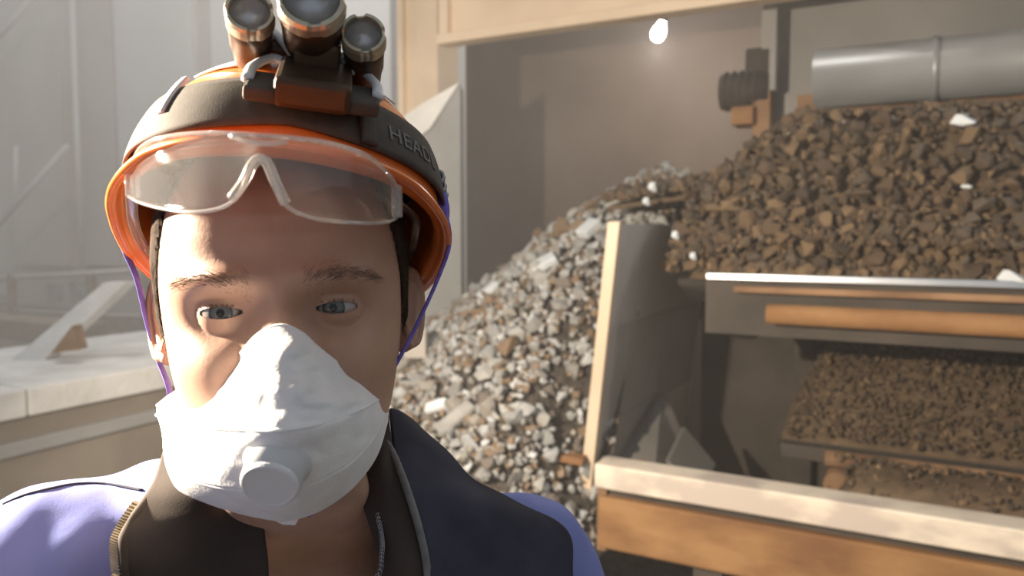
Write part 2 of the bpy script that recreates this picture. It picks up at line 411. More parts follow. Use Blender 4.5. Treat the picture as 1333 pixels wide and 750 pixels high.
while len(cand) < 10500 and tries < 120000:
    tries += 1
    d = 2.5 * math.sqrt(random.random()); an = random.uniform(-PI, PI)
    x, y = AP.x + d * math.cos(an), AP.y + d * math.sin(an)
    if not heap_ok(x, y) or y > 4.6 or y < 1.15 and random.random() < .5: continue
    z = heap_z(x, y)
    if z < 0.02: continue
    if y > AP.y + 0.25 or (x - base0.x) * RX + (y - base0.y) * RY < .06: continue
    n = Vector((x - AP.x, y - AP.y, 0)); n = (n.normalized() * SL + Vector((0, 0, 1))).normalized() if n.length > .05 else Vector((0, 0, 1))
    cand.append((Vector((x, y, z)), n))
def in_view(p):
    v = p - Vector((0, 0, CZ)); dpt = v.y * _ct - v.z * _st; u = v.y * _st + v.z * _ct
    px, py = 666.5 + v.x / dpt * FPX, 375 - u / dpt * FPX
    return px, py, dpt
for _ in range(1500):
    a, b_ = random.uniform(-.25, .42), random.uniform(-1.1, -.06); p = S(a, b_, 0); z = heap_z(p.x, p.y)
    if z > .02 and (a < -.05 or b_ < -.2): cand.append((Vector((p.x, p.y, z)), (Vector((0, 0, 1)) + rv * .9 - dv * .5).normalized()))
big = []; small = []
placed = []
for (p, n) in cand:
    px, py, dp = in_view(p)
    vis = 505 < px < 900 and 200 < py < 750 and not (px < 600 and py > 560 + (px - 505)) and not (px < 740 and py > 610 + (px - 600) * .75)
    if vis and len(big) < 300:
        s = random.uniform(0.026, 0.050) * (1.25 if random.random() < .12 else 1)
        if all((p - q[0]).length > 0.62 * (s + q[1]) for q in placed):
            placed.append((p, s)); big.append((p, n, s)); continue
    small.append((p, n))
for (p, n, s) in big:
    ck = random.choice(('pale grey', 'mid grey', 'mid grey', 'brown stained', 'pale grey'))
    single('heap_stone', HEAP_SETS[ck], p + n * s * .35, rand_rot(n, .45), s, random.randrange(14), size_word(s, .026, .05) + ck + ' crushed stone on the heap slope', 'crushed stones on the heap')
mass('heap_gravel', [(p + n * 0.006, rand_rot(n, .6), random.uniform(.010, .027), random.randrange(14)) for (p, n) in small], 'stone_mass',
     kind='stuff', label='smaller grey and brown crushed stone covering the heap', category='gravel')
# slabs that stand out on the heap
def heap_hit(px, py):
    d = ray(px, py)
    for i in range(400):
        t = 1.0 + i * 0.01; p = Vector((0, 0, CZ)) + d * t
        if p.z < heap_z(p.x, p.y): return p
    return Vector((0, 0, CZ)) + d * 3.2
for (px, py, l, w, h, rz, mt, lab) in ((597, 552, .075, .03, .012, .5, 'stone', 'long pale flat slab of stone tilted on the lower heap'),
                                  (573, 536, .042, .022, .012, -.2, 'silver_stone', 'short white slab of stone on the lower heap'),
                                  (640, 385, .05, .03, .014, .4, 'silver_stone', 'long glinting white stone high on the heap edge'),
                                  (712, 350, .055, .035, .016, .1, 'silver_stone', 'broad glinting white stone on the upper heap'),
                                  (770, 305, .05, .035, .02, .6, 'silver_stone', 'white blocky stone on the heap below the conveyor head')):
    p = heap_hit(px, py); n = (Vector((p.x - AP.x, p.y - AP.y, 0)).normalized() * SL + Vector((0, 0, 1))).normalized()
    R = Vector((0, 0, 1)).rotation_difference(n).to_matrix() @ Matrix.Rotation(rz, 3, 'Z')
    MB().box((-l, -w, -h), (l, w, h), Matrix.Translation(p + n * 0.03) @ R.to_4x4(), 0.006).build('stone_slab', mt, label=lab, category='stone')
# rusty plank by the plate and dark box behind the heap
p = heap_hit(735, 606)
MB().box((-.07, -.03, -.012), (.07, .03, .012), Matrix.Translation(p + Vector((0, 0, .03))) @ Matrix.Rotation(-.3, 4, 'Z') @ Matrix.Rotation(.1, 4, 'Y'), .003).build('rusty_plate', 'rust', label='small rusty steel plate lying on stones beside the chute', category='plate')
p = P(541, 447, 3.1); 
t = thing('junction_box', (p.x, p.y, p.z - .06), 'small dark grey box standing at the heap edge behind the strap', 'box')
MB().box((-.045, -.03, -.058), (.045, .05, .05), Matrix.Translation(p), .004).build('box_body', 'steel', t)
MB().box((-.048, -.034, .045), (.048, .054, .058), Matrix.Translation(p), .003).build('box_lid', 'steel', t)
MB().box((-.02, -.02, -.6), (.02, .02, -.058), Matrix.Translation(p)).build('stand', 'steel_dark', t)

# ------------------------------------------------------------------ chute frame, plate, conveyors
t = thing('chute_side_plate', S(0, .02, 0), 'worn grey steel side plate of the chute with its lit edge coloured cream', 'plate')
a_t, z_t = pix_b(800, 291, .06); a_b, z_b = pix_b(768, 590, .06)
zt = z_t; zb_ = 0.45
def plate_quad(b0, b1, z0, z1, x=0.0, th=.016): 
    # leaning plate: a shifts with height
    lean = lambda z: a_b + (a_t - a_b) * (z - z_b) / (z_t - z_b)
    return [S(lean(z0) + x, b0, z0), S(lean(z0) + x, b1, z0), S(lean(z1) + x, b1, z1), S(lean(z1) + x, b0, z1)], rv * th
o_, e_ = plate_quad(.06, 1.25, zb_, zt); MB().prism(o_, e_).build('plate_sheet', 'plate', t)
o_, e_ = plate_quad(.03, .06, zb_, zt + .005, -.012, .04); MB().prism(o_, e_).build('lit_edge_bar', 'cream', t)  # cream colour stands for the warm light on the plate's near edge
o_, e_ = plate_quad(.14, 1.2, .95, 1.32, .016, .008); MB().prism(o_, e_).build('wear_plate', 'steel', t)
o_, e_ = plate_quad(.20, .7, .70, .98, .024, .008); MB().prism(o_, e_).build('wear_plate', 'steel', t)
for (b_, z) in ((.5, 1.52), (.95, 1.52), (.3, .8)):
    m_ = Matrix.Translation(S(a_t + .03, b_, z)) @ Matrix.Rotation(SROT, 4, 'Z') @ Matrix.Rotation(PI / 2, 4, 'Y')
    MB().lathe([(.016, -.01), (.016, .006), (.010, .012)], m_, 8).build('bolt', 'rust', t)
# front frame beam
zc = S(0, 0, 0)
_, zfr = pix_b(790, 600, 0.0)
t = thing('frame_beam', S(0, 0, 0), 'cream and rust steel frame beam across the front of the chute', 'beam')
MB().box((-.02, -.05, zfr - .080), (2.6, .06, zfr), SM, .006).build('top_angle', 'cream_dust', t)
MB().box((0.02, -.005, zfr - .115), (2.6, .05, zfr - .080), SM).build('recess_shade_strip', 'steel_dark', t)  # dark strip stands for the recess shadow between angle and channel
MB().box((-.01, -.035, zfr - .285), (2.6, .05, zfr - .112), SM, .006).build('channel', 'rust', t)
for i, a in enumerate((0.30, 1.5, 2.45)):
    MB().box((a, .0, 0), (a + .09, .05, zfr - .285), SM).build('leg', 'steel_dark', t)
MB().box((-.02, -.02, zfr - .30), (.012, .05, zfr - .06), SM).build('end_plate', 'rust_dull', t)
# leaning flaps inside the chute
for (pxs, nm, lab) in ((((800, 600, .25), (862, 512, .62), (900, 600, .62), (850, 640, .25)), 'rubber_flap', 'broad grey rubber flap leaning inside the chute bottom'),
                  (((866, 600, .3), (888, 556, .55), (928, 604, .55), (905, 640, .3)), 'rubber_flap', 'narrow pale rubber flap leaning inside the chute')):
    pts = []
    for (x, y, b_) in pxs:
        a, z = pix_b(x, y, b_); pts.append(S(a, b_, z))
    MB().prism(pts, rv * .012).build(nm, 'flap' if 'broad' in lab else 'sheet', label=lab, category='flap')
# upper conveyor
UB = 0.22
ua, uz = pix_b(918, 356, UB)
UW = 0.95; UL = 3.0
t = thing('belt_conveyor', S(ua, UB, 0), 'upper belt conveyor heaped with brown ore, with a bright steel edge', 'conveyor')
g = []
for i in range(13):
    f = i / 12; sag = -0.10 * (1 - (2 * f - 1) ** 2)
    g.append([S(ua - .10, UB + .03 + f * (UW - .03), uz + sag - .02), S(ua + UL, UB + .03 + f * (UW - .03), uz + sag - .02)])
belt = MB().grid(g).build('belt', 'rubber', t, True); modify(belt, [('SOLIDIFY', dict(thickness=.02))])
MB().box((ua + .005, UB - .015, uz - .020), (ua + UL, UB + .012, uz + .004), SM, .004).build('edge_strip', 'steel_bright', t)
MB().box((ua + .0, UB + .012, uz - .20), (ua + UL, UB + .05, uz - .02), SM).build('skirt', 'steel_dark', t)
_, z1 = pix_b(1100, 377, UB - .02); _, z2 = pix_b(1100, 386, UB - .02)
MB().box((ua + .10, UB - .03, z2), (ua + UL, UB + .012, z1), SM, .004).build('stringer', 'rust_dull', t)
a_, z1 = pix_b(998, 409, UB - .06)
MB().tube([S(a_, UB - .05, z1), S(a_ + UL, UB - .05, z1)], .032, 14).build('guide_pipe', 'rust', t, True)
dm = Matrix.Translation(S(ua + .10, UB + .10, uz - .14)) @ Matrix.Rotation(SROT, 4, 'Z') @ Matrix.Rotation(-PI / 2, 4, 'X')
MB().lathe([(.03, -.06), (.03, 0), (.088, 0), (.095, .02), (.095, UW - .16), (.088, UW - .14), (.03, UW - .14)], dm, 28).build('head_drum', 'rubber', t, True)
for i in range(3):
    a = ua + .15 + i * 1.25
    MB().box((a, UB + UW, 0), (a + .08, UB + UW + .08, uz - .1), SM).build('leg', 'steel_dark', t)
MB().box((ua + .25, UB + UW + .01, uz - .2), (ua + UL, UB + UW + .04, uz + .05), SM).build('rear_skirt', 'steel_dark', t)
# dark sheet at the rear, giving the chute its inner shade by colour
MB().box((-.02, 1.27, 0), (3.2, 1.30, uz + .1), SM).build('chute_back_shade', 'steel_dark', label='steel plate closing the back of the chute, coloured dark as its shade', category='plate')
# burden on the upper belt
BH = 0.56
def ore_top(a, b_):                     # height over belt: steep front, rounded crest, sloping rear
    f = np.clip((b_ - UB) / UW, 0, 1)
    prof = (1 - abs(2 * f - .85) ** 2.4) if f > .425 else sm(f, -.16, .42) 
    end = sm(a, ua - .35, ua + .32)
    return uz + max(0, BH * prof * (.42 + .58 * end)) + .03 * noise.noise(Vector((a * 3, b_ * 3, 7)))
g = []
for i in range(60):
    a = ua - .06 + i * UL / 59
    g.append([S(a, UB + .02 + UW * j / 16, ore_top(a, UB + UW * j / 16) - .035 if 0 < j < 16 and i > 0 else uz - .02) for j in range(17)])
MB().grid(g).build('ore_burden', 'ore_mass', None, True, kind='stuff', label='solid bed of brown ore fines heaped on the upper belt', category='ore')
ORE = ' lump of ore heaped on the upper belt'
def scatter(n_big, n_small, pick, sz_big, sz_small, big_name, big_label, group, mass_name, mass_label, view):
    placed = []; bigs = 0; small = []; tries = 0
    while (len(small) < n_small or bigs < n_big) and tries < 40000:
        tries += 1
        p, n = pick(); px, py, dp = in_view(p)
        if bigs < n_big and view(px, py):
            s = random.uniform(*sz_big)
            if all((p - q).length > .6 * (s + r) for q, r in placed):
                placed.append((p, s)); bigs += 1
                ck = random.choice(tuple(ORE_SETS)); single(big_name, ORE_SETS[ck], p + n * s * .3, rand_rot(n, .8), s, random.randrange(14), size_word(s, *sz_big) + ck + big_label, group); continue
        if len(small) < n_small: small.append((p, rand_rot(n, .9), random.uniform(*sz_small), random.randrange(14)))
    mass(mass_name, small, 'ore_mass', kind='stuff', label=mass_label, category='ore')
def pick_upper():
    a = ua - .14 + random.random() * (UL * .75); b_ = UB + UW * random.random() ** 1.5 * .8
    e = .02; z = ore_top(a, b_)
    n = (Vector((0, 0, 1)) - Vector((RX, RY, 0)) * ((ore_top(a + e, b_) - z) / e) - Vector((VX, VY, 0)) * ((ore_top(a, b_ + e) - z) / e)).normalized()
    if random.random() < .16: return S(a, UB + .03, uz + random.random() * (ore_top(a, UB + .03) - uz)), (Vector((0, 0, .3)) - dv).normalized()
    return S(a, b_, z), n
scatter(300, 5200, pick_upper, (.026, .046), (.010, .024), 'ore_lump', ORE, 'ore lumps on the upper belt', 'ore_rubble', 'small brown ore rubble covering the upper belt load', lambda x, y: 840 < x < 1345 and 150 < y < 360)
# glints of pale stone among the ore
for (px, py, s, lab) in ((1253, 157, .05, 'large pale glinting stone on the crest of the ore load'), (1258, 242, .022, 'small pale glinting stone halfway up the ore load'), (1316, 360, .05, 'pale glinting stone at the foot of the ore load')):
    for i in range(300):
        d = ray(px, py); q_ = Vector((0, 0, CZ)) + d * (2.0 + i * .006); a, b_ = side_a(q_.x, q_.y), side_b(q_.x, q_.y)
        if b_ >= UB and q_.z < ore_top(a, b_) + (.03 if py < 200 else 0): break
    single('glinting_stone', PALE_SET, q_, Matrix.Rotation(.5, 3, 'Z') @ Matrix.Rotation(.3, 3, 'X'), s, 3, lab, 'glinting stones on the ore load', 'silver_stone')
# spill bridging belt head and heap
def pick_spill():
    a = random.uniform(-.22, ua + .05); b_ = UB + .30 + random.random() * .70
    f = (a + .22) / (ua + .27)
    z = (1 - f) * 1.80 + f * (uz + .36) + .02 - .35 * abs(b_ - UB - .6) ** 1.6
    return S(a, b_, z), (Vector((0, 0, 1)) - dv * .4 - rv * .2).normalized()
sp = MB(); g = []
for i in range(9):
    a = -.24 + i * (ua + .32) / 8; row = []
    for j in range(9):
        b_ = UB + .36 + j * .08; f = (a + .22) / (ua + .27); row.append(S(a, b_, (1 - f) * 1.80 + f * (uz + .36) - .02 - .35 * abs(b_ - UB - .6) ** 1.6))
    g.append(row)
sp.grid(g); spo = sp.build('ore_spill', 'ore_mass', None, True, kind='stuff', label='ore fines pouring from the belt head over the heap top', category='ore'); modify(spo, [('SOLIDIFY', dict(thickness=.015, offset=-1))])
scatter(130, 1700, pick_spill, (.026, .045), (.012, .024), 'spilled_lump', ' lump tumbling off the belt head onto the heap', 'ore lumps at the belt head', 'spill_rubble', 'small brown rubble spilling over the belt head', lambda x, y: True)
for (px, py, s, mt, lab) in ((850, 243, .028, 'silver_stone', 'flat white stone on the spill at the belt head'), (842, 262, .024, 'silver_stone', 'lower white stone on the spill at the belt head'), (882, 306, .022, 'silver_stone', 'small white stone falling from the belt head'), (905, 333, .02, 'silver_stone', 'tiny white stone falling beside the belt edge')):
    a, z = pix_b(px, py, UB + .22 if py < 280 else UB); single('falling_stone' if py > 280 else 'pale_stone', PALE_SET, S(a, UB + .22 if py < 280 else UB - .02, z), Matrix.Rotation(.4, 3, 'Y'), s, 5, lab, 'pale stones at the belt head', mt)
# lower conveyor
LB = 0.45
la, lz = pix_b(1030, 572, LB)
t = thing('belt_conveyor', S(la, LB, 0), 'lower belt conveyor with fine brown ore under the upper belt', 'conveyor')
LW = .75
g = [[S(la - .05, LB + f * LW, lz - .08 * (1 - (2 * f - 1) ** 2) - .02), S(la + 2.4, LB + f * LW, lz - .08 * (1 - (2 * f - 1) ** 2) - .02)] for f in np.linspace(0, 1, 9)]
belt = MB().grid(g).build('belt', 'rubber', t, True); modify(belt, [('SOLIDIFY', dict(thickness=.018))])
MB().box((la - .03, LB - .03, lz - .06), (la + 2.4, LB + .005, lz - .01), SM, .004).build('skirt', 'steel_dark', t)
_, z1 = pix_b(1180, 612, LB - .08)
MB().tube([S(la + .12, LB - .06, z1), S(la + 2.4, LB - .06, z1)], .028, 12).build('guide_pipe', 'rust_dull', t, True)
for i in range(2):
    MB().box((la + .3 + i * 1.2, LB, 0), (la + .38 + i * 1.2, LB + .06, lz - .06), SM).build('leg', 'steel_dark', t)
for i in range(4):
    a = la + .15 + i * .55
    m_ = Matrix.Translation(S(a, LB + .05, lz - .16)) @ Matrix.Rotation(SROT, 4, 'Z') @ Matrix.Rotation(-PI / 2, 4, 'X')
    MB().lathe([(.045, 0), (.05, .01), (.05, LW - .1), (.045, LW - .09)], m_, 14).build('idler_roller', 'rust_dull', t, True)
_, lztop = pix_b(1150, 450, LB + .35)
LH = lztop - lz
def low_top(a, b_):
    f = np.clip((b_ - LB) / LW, 0, 1); prof = sm(f, -.1, .5) if f < .5 else 1 - .6 * sm(f, .5, 1.1)
    return lz + LH * prof * (.35 + .65 * sm(a, la - .05, la + .10)) + .012 * noise.noise(Vector((a * 5, b_ * 5, 2)))
g = []
for i in range(40):
    a = la - .04 + i * 2.3 / 39
    g.append([S(a, LB + .01 + (LW - .02) * j / 12, low_top(a, LB + LW * j / 12) - .02 if 0 < j < 12 else lz - .03) for j in range(13)])
MB().grid(g).build('ore_fines', 'ore_mass', None, True, kind='stuff', label='bed of fine brown ore on the lower belt', category='ore')
def pick_low():
    a = la - .02 + random.random() * 1.7; b_ = LB + LW * random.random() * .62; e = .02; z = low_top(a, b_)
    return S(a, b_, z), (Vector((0, 0, 1)) - dv * ((low_top(a, b_ + e) - z) / e)).normalized()
scatter(120, 4200, pick_low, (.014, .022), (.006, .013), 'fine_ore_lump', ' ore lump lying on the lower belt', 'ore lumps on the lower belt', 'fine_ore_rubble', 'fine brown ore rubble covering the lower belt', lambda x, y: 1010 < x < 1345 and 440 < y < 590)
# spilled brown ore under the lower belt
_, z1 = pix_b(1200, 640, .22); a1, _ = pix_b(1080, 625, .22)
g = []
for i in range(24):
    a = a1 + i * .08; g.append([S(a, .10 + j * .07, z1 + .0 + .05 * math.sin(j / 5 * PI) + .025 * noise.noise(Vector((a * 6, j * .6, 1))) - .14 * (i == 0)) for j in range(6)])
o = MB().grid(g).build('ore_spillage', 'ore_mass', None, True, kind='stuff', label='brown ore spillage behind the frame beam', category='ore'); modify(o, [('SOLIDIFY', dict(thickness=.2, offset=-1))])
mass('spillage_rubble', [(S(a1 + random.random() * 1.8, .11 + (u_ := random.random()) * .33, z1 + .05 * math.sin(u_ * PI) + .004), rand_rot(None, .8), random.uniform(.006, .018), random.randrange(14)) for _ in range(900)], 'ore_mass', kind='stuff', label='loose brown rubble lying on the spillage behind the beam', category='ore')
# rear structure at upper right: post, drive motor, duct, rust beam, sheet
B2 = 1.55
t = thing('sheet_housing', S(1.5, B2, 0), 'grey sheet steel housing behind the ore load', 'housing')
a0, _ = pix_b(1000, 100, B2)
MB().box((a0, B2, 1.4), (a0 + 3.5, B2 + .03, 4.0), SM).build('housing_wall', 'sheet', t)
_, z1 = pix_b(1100, 122, B2 - .05); _, z2 = pix_b(1100, 146, B2 - .05); a1, _ = pix_b(1092, 130, B2 - .05)
MB().box((a1, B2 - .06, z2), (a1 + 3, B2, z1), SM, .004).build('rust_rail', 'rust_dull', t)
a2, _ = pix_b(1038, 130, B2 - .05); a3, _ = pix_b(1080, 130, B2 - .05)
MB().box((a2, B2 - .06, z2 + .01), (a3, B2, z1 + .01), SM, .004).build('rust_bracket', 'rust_dull', t)
_, z3 = pix_b(1150, 150, B2 - .03)
MB().box((a0 + .05, B2 - .05, 1.5), (a0 + 3.4, B2, z3 - .02), SM).build('lower_sheet', 'duct', t)
t = thing('duct', S(2.2, 1.3, 0), 'large galvanised round duct running above the ore load', 'duct')
B3 = 1.35
a1, zd = pix_b(1110, 90, B3); 
MB().tube([S(a1 - .15, B3, zd - .03), S(a1 + 3, B3, zd - .03)], .125, 32).build('duct_body', 'duct', t, True)
for i in range(3): MB().tube([S(a1 + .3 + i * .8, B3, zd - .03), S(a1 + .33 + i * .8, B3, zd - .03)], .132, 32).build('duct_joint', 'duct', t, True)
MB().box((a1 + .1, B3, zd + .05), (a1 + .14, B3 + .2, zd + .09), SM).build('duct_hanger', 'sheet', t)
t = thing('drive_post', S(1.1, B2 - .2, 0), 'grey steel post with a rust foot behind the belt head', 'post')
a0, zt_ = pix_b(992, 15, B2 - .2); a1, _ = pix_b(1012, 15, B2 - .2); _, zm = pix_b(1000, 118, B2 - .2)
MB().box((a0, B2 - .2, zm), (a1, B2 - .12, zt_ + .5), SM, .004).build('post_upper', 'sheet', t)
MB().box((a0 - .03, B2 - .21, 0), (a1 - .02, B2 - .11, zm), SM, .004).build('post_foot', 'rust_dull', t)
a2, zk = pix_b(953, 140, B2 - .25); a3, zk2 = pix_b(981, 162, B2 - .25)
MB().box((a2, B2 - .27, zk2), (a3, B2 - .12, zk), SM, .006).build('bearing_block', 'rust', t)
t = thing('drive_motor', S(1.0, B2 - .1, 0), 'dark drive motor mounted against the grey post', 'motor')
p0 = pix_b(968, 118, B2 - .15); p1 = pix_b(978, 80, B2 - .15)
MB().tube([S(p0[0] - .10, B2 - .15, p0[1]), S(p0[0] + .12, B2 - .15, p0[1])], .085, 18).build('motor_body', 'steel_dark', t, True)
for i in range(5): MB().tube([S(p0[0] - .08 + i * .035, B2 - .15, p0[1]), S(p0[0] - .07 + i * .035, B2 - .15, p0[1])], .093, 18).build('cooling_fin', 'steel_dark', t, True)
MB().box((p1[0] - .02, B2 - .2, p0[1]), (p1[0] + .10, B2 - .1, p1[1] + .05), SM, .01).build('gear_case', 'steel_dark', t)
# bare lamp
Bl = 2.3
la_, lz_ = pix_b(859, 38, Bl); LP = S(la_, Bl, lz_)
t = thing('bulkhead_lamp', LP, 'bare glowing lamp hanging before the brown wall', 'lamp')
em, nt, b = new_mat('lamp_glow'); b.inputs['Emission Color'].default_value = (1, .95, .9, 1); b.inputs['Emission Strength'].default_value = 30
MB().lathe([(.004, -.075), (.03, -.065), (.042, -.035), (.038, 0), (.022, .035), (.02, .05)], Matrix.Translation(LP) @ Matrix.Rotation(.35, 4, 'Y'), 28).build('bulb', em, t, True)
MB().lathe([(.024, .045), (.026, .05), (.026, .10), (.012, .11)], Matrix.Translation(LP) @ Matrix.Rotation(.35, 4, 'Y'), 12).build('socket', 'steel_dark', t, True)
MB().tube([LP + Vector((.03, 0, .1)), LP + Vector((.04, 0, .6)), LP + Vector((.04, .0, 1.5))], .006, 6).build('flex', 'rubber', t)
ld = bpy.data.lights.new('bulb_light', 'POINT'); ld.energy = 16; ld.color = (1, .93, .86); ld.shadow_soft_size = .045
lo = bpy.data.objects.new('bulb_light', ld); COL.objects.link(lo); lo.location = LP + Vector((-.02, -.02, -.13))

# unseen lamp above the frame, added to brighten the far hall
HBP = Vector((-4.6, 8.2, 7.3))
t = thing('added_hall_lamp', HBP, 'unseen bell-shaped lamp added to brighten the far hall', 'lamp')
MB().lathe([(.05, .30), (.08, .25), (.10, .12), (.26, -.02), (.25, -.02), (.09, .10), (.03, .12)], Matrix.Translation(HBP), 24).build('shade', 'sheet', t, True)
MB().lathe([(.03, .09), (.06, .05), (.06, .0), (.02, -.03)], Matrix.Translation(HBP), 14).build('bulb', em, t, True)
MB().tube([HBP + Vector((0, 0, .3)), HBP + Vector((0, 0, 1.0))], .01, 6).build('hanger', 'steel_dark', t)
hd = bpy.data.lights.new('added_hall_light', 'POINT'); hd.energy = 640; hd.color = (1, .95, .88); hd.shadow_soft_size = .06
ho = bpy.data.objects.new('added_hall_light', hd); COL.objects.link(ho); ho.location = HBP + Vector((0, 0, -.12))
# strip light over the ore load
t = thing('strip_light', S(2.55, .95, 3.75), 'cool white fluorescent strip light hanging over the ore load', 'strip light')
MB().box((1.8, .91, 3.75), (3.3, .99, 3.83), SM, .01).build('fitting', 'sheet', t)
em2, nt, b = new_mat('tube_glow'); b.inputs['Emission Color'].default_value = (.9, .96, 1, 1); b.inputs['Emission Strength'].default_value = 22
MB().tube([S(1.84, .95, 3.725), S(3.26, .95, 3.725)], .018, 12).build('tube', em2, t, True)
for a in (1.95, 3.15): MB().tube([S(a, .95, 3.83), S(a, .95, 5.2)], .006, 6).build('hanger', 'steel_dark', t)
sd_ = bpy.data.lights.new('strip_lamp', 'AREA'); sd_.shape = 'RECTANGLE'; sd_.size = 1.4; sd_.size_y = .05; sd_.energy = 24; sd_.color = (.88, .95, 1)
so_ = bpy.data.objects.new('strip_lamp', sd_); COL.objects.link(so_); so_.location = S(2.55, .95, 3.69); so_.rotation_euler = (0, 0, SROT)

# ------------------------------------------------------------------ floodlight out of frame, put in as the warm side key
t = thing('added_floodlight', (FLOOD_POS.x, FLOOD_POS.y, 0), 'unseen floodlight on a tripod stand', 'added_floodlight')
aim = (Vector((-.12, 1.0, 1.6)) - FLOOD_POS).normalized()
FM = Matrix.Translation(FLOOD_POS) @ aim.to_track_quat('Z', 'Y').to_matrix().to_4x4()
M['flood_body'] = pm('black_lamp_housing', (.03, .03, .03), rough=.5)
MB().lathe([(.05, -.16), (.08, -.15), (.085, -.06), (.12, -.03), (.12, -.02), (.112, -.02), (.075, -.06), (.02, -.07)], FM, 24).build('housing', 'flood_body', t, True)
MB().tube([FM @ Vector((0, -.10, -.10)), (FLOOD_POS.x, FLOOD_POS.y - .06, FLOOD_POS.z - .25), (FLOOD_POS.x, FLOOD_POS.y - .06, .35)], .016, 10).build('pole', 'flood_body', t, True)
for k in range(3):
    an = 2 * PI * k / 3; MB().tube([(FLOOD_POS.x, FLOOD_POS.y - .06, .55), (FLOOD_POS.x + .4 * math.cos(an), FLOOD_POS.y - .06 + .4 * math.sin(an), .012)], .011, 8).build('leg', 'flood_body', t, True)
fd = bpy.data.lights.new('added_flood_light', 'SPOT'); fd.energy = FLOOD_W; fd.color = (1, .85, .66); fd.shadow_soft_size = .03; fd.spot_size = math.radians(172); fd.spot_blend = .25
fo = bpy.data.objects.new('added_flood_light', fd); COL.objects.link(fo); fo.location = FLOOD_POS + aim * .02; fo.rotation_euler = aim.to_track_quat('-Z', 'Y').to_euler()

# ================================================================== PERSON
M['lips'] = None
def skin_mat():
    m, nt, b = new_mat('skin'); N, L = nt.nodes, nt.links
    b.inputs['Roughness'].default_value = .48; b.inputs['Specular IOR Level'].default_value = .4
    b.inputs['Subsurface Weight'].default_value = .12; b.inputs['Subsurface Radius'].default_value = (1, .35, .2); b.inputs['Subsurface Scale'].default_value = .006
    tc = N.new('ShaderNodeTexCoord'); nz = N.new('ShaderNodeTexNoise'); nz.inputs['Scale'].default_value = 28; nz.inputs['Detail'].default_value = 6
    L.new(tc.outputs['Object'], nz.inputs['Vector'])
    cr = N.new('ShaderNodeValToRGB'); cr.color_ramp.elements[0].position = .3; cr.color_ramp.elements[1].position = .72
    cr.color_ramp.elements[0].color = (.40, .235, .165, 1); cr.color_ramp.elements[1].color = (.50, .31, .225, 1)
    L.new(nz.outputs[0], cr.inputs[0]); L.new(cr.outputs[0], b.inputs['Base Color'])
    n2 = N.new('ShaderNodeTexNoise'); n2.inputs['Scale'].default_value = 420; L.new(tc.outputs['Object'], n2.inputs['Vector'])
    bp = N.new('ShaderNodeBump'); bp.inputs['Strength'].default_value = .12; bp.inputs['Distance'].default_value = .001
    L.new(n2.outputs[0], bp.inputs['Height']); L.new(bp.outputs[0], b.inputs['Normal'])
    return m
del M['lips']
M['skin'] = skin_mat()
M['hair'] = pm('dark_brown_hair', (.028, .018, .012), (.05, .033, .022), 260, .9, bump=.2, bscale=500, stretch=(1, 1, .2), spec=.1)
M['brow'] = pm('brown_brow_hair', (.15, .09, .06), (.22, .14, .095), 200, .7)
M['jacket'] = pm('blue_work_cloth', (.155, .185, .44), (.215, .245, .52), 6, .9, bump=.06, bscale=900)
M['navy'] = pm('navy_cloth', (.022, .022, .035), (.048, .048, .075), 14, .9, bump=.06, bscale=900)
M['lining'] = pm('dark_lining', (.038, .028, .022), (.058, .043, .035), 20, .9, bump=.04, bscale=700)
M['piping'] = pm('grey_piping', (.13, .13, .125), (.19, .19, .18), 90, .7)
M['zip'] = pm('brass_zip', (.35, .28, .18), (.5, .42, .3), 60, .4, metal=.7)
M['mask'] = pm('white_mask_fleece', (.74, .745, .75), (.82, .82, .82), 40, .85, bump=.10, bscale=500)
M['valve'] = pm('white_valve_plastic', (.62, .63, .64), (.68, .69, .70), 30, .45)
def helmet_mat():
    m = pm('orange_helmet_shell', (.72, .16, .028), (.80, .21, .04), 12, .28)
    return m
M['helmet'] = helmet_mat()
M['harness'] = pm('brown_harness', (.10, .06, .035), (.15, .09, .055), 30, .85)
M['strapband'] = pm('black_elastic', (.055, .045, .037), (.085, .072, .06), 60, .8, bump=.06, bscale=900)
M['lampbody'] = pm('bronze_black_metal', (.060, .036, .020), (.095, .058, .032), 30, .42, metal=.35)
M['bezel'] = pm('worn_brass_bezel', (.42, .37, .27), (.60, .55, .43), 60, .35, metal=.6)
M['bracket_pale'] = pm('pale_plastic', (.62, .64, .66), (.70, .72, .74), 20, .4)
M['sky_gloss'] = pm('painted_sky_gloss', (.66, .68, .70), (.76, .78, .8), 60, .35)
M['purple'] = pm('violet_webbing', (.13, .10, .46), (.19, .15, .58), 120, .75)
M['metal'] = pm('steel_clip', (.25, .25, .26), (.4, .4, .42), 50, .35, metal=.9)
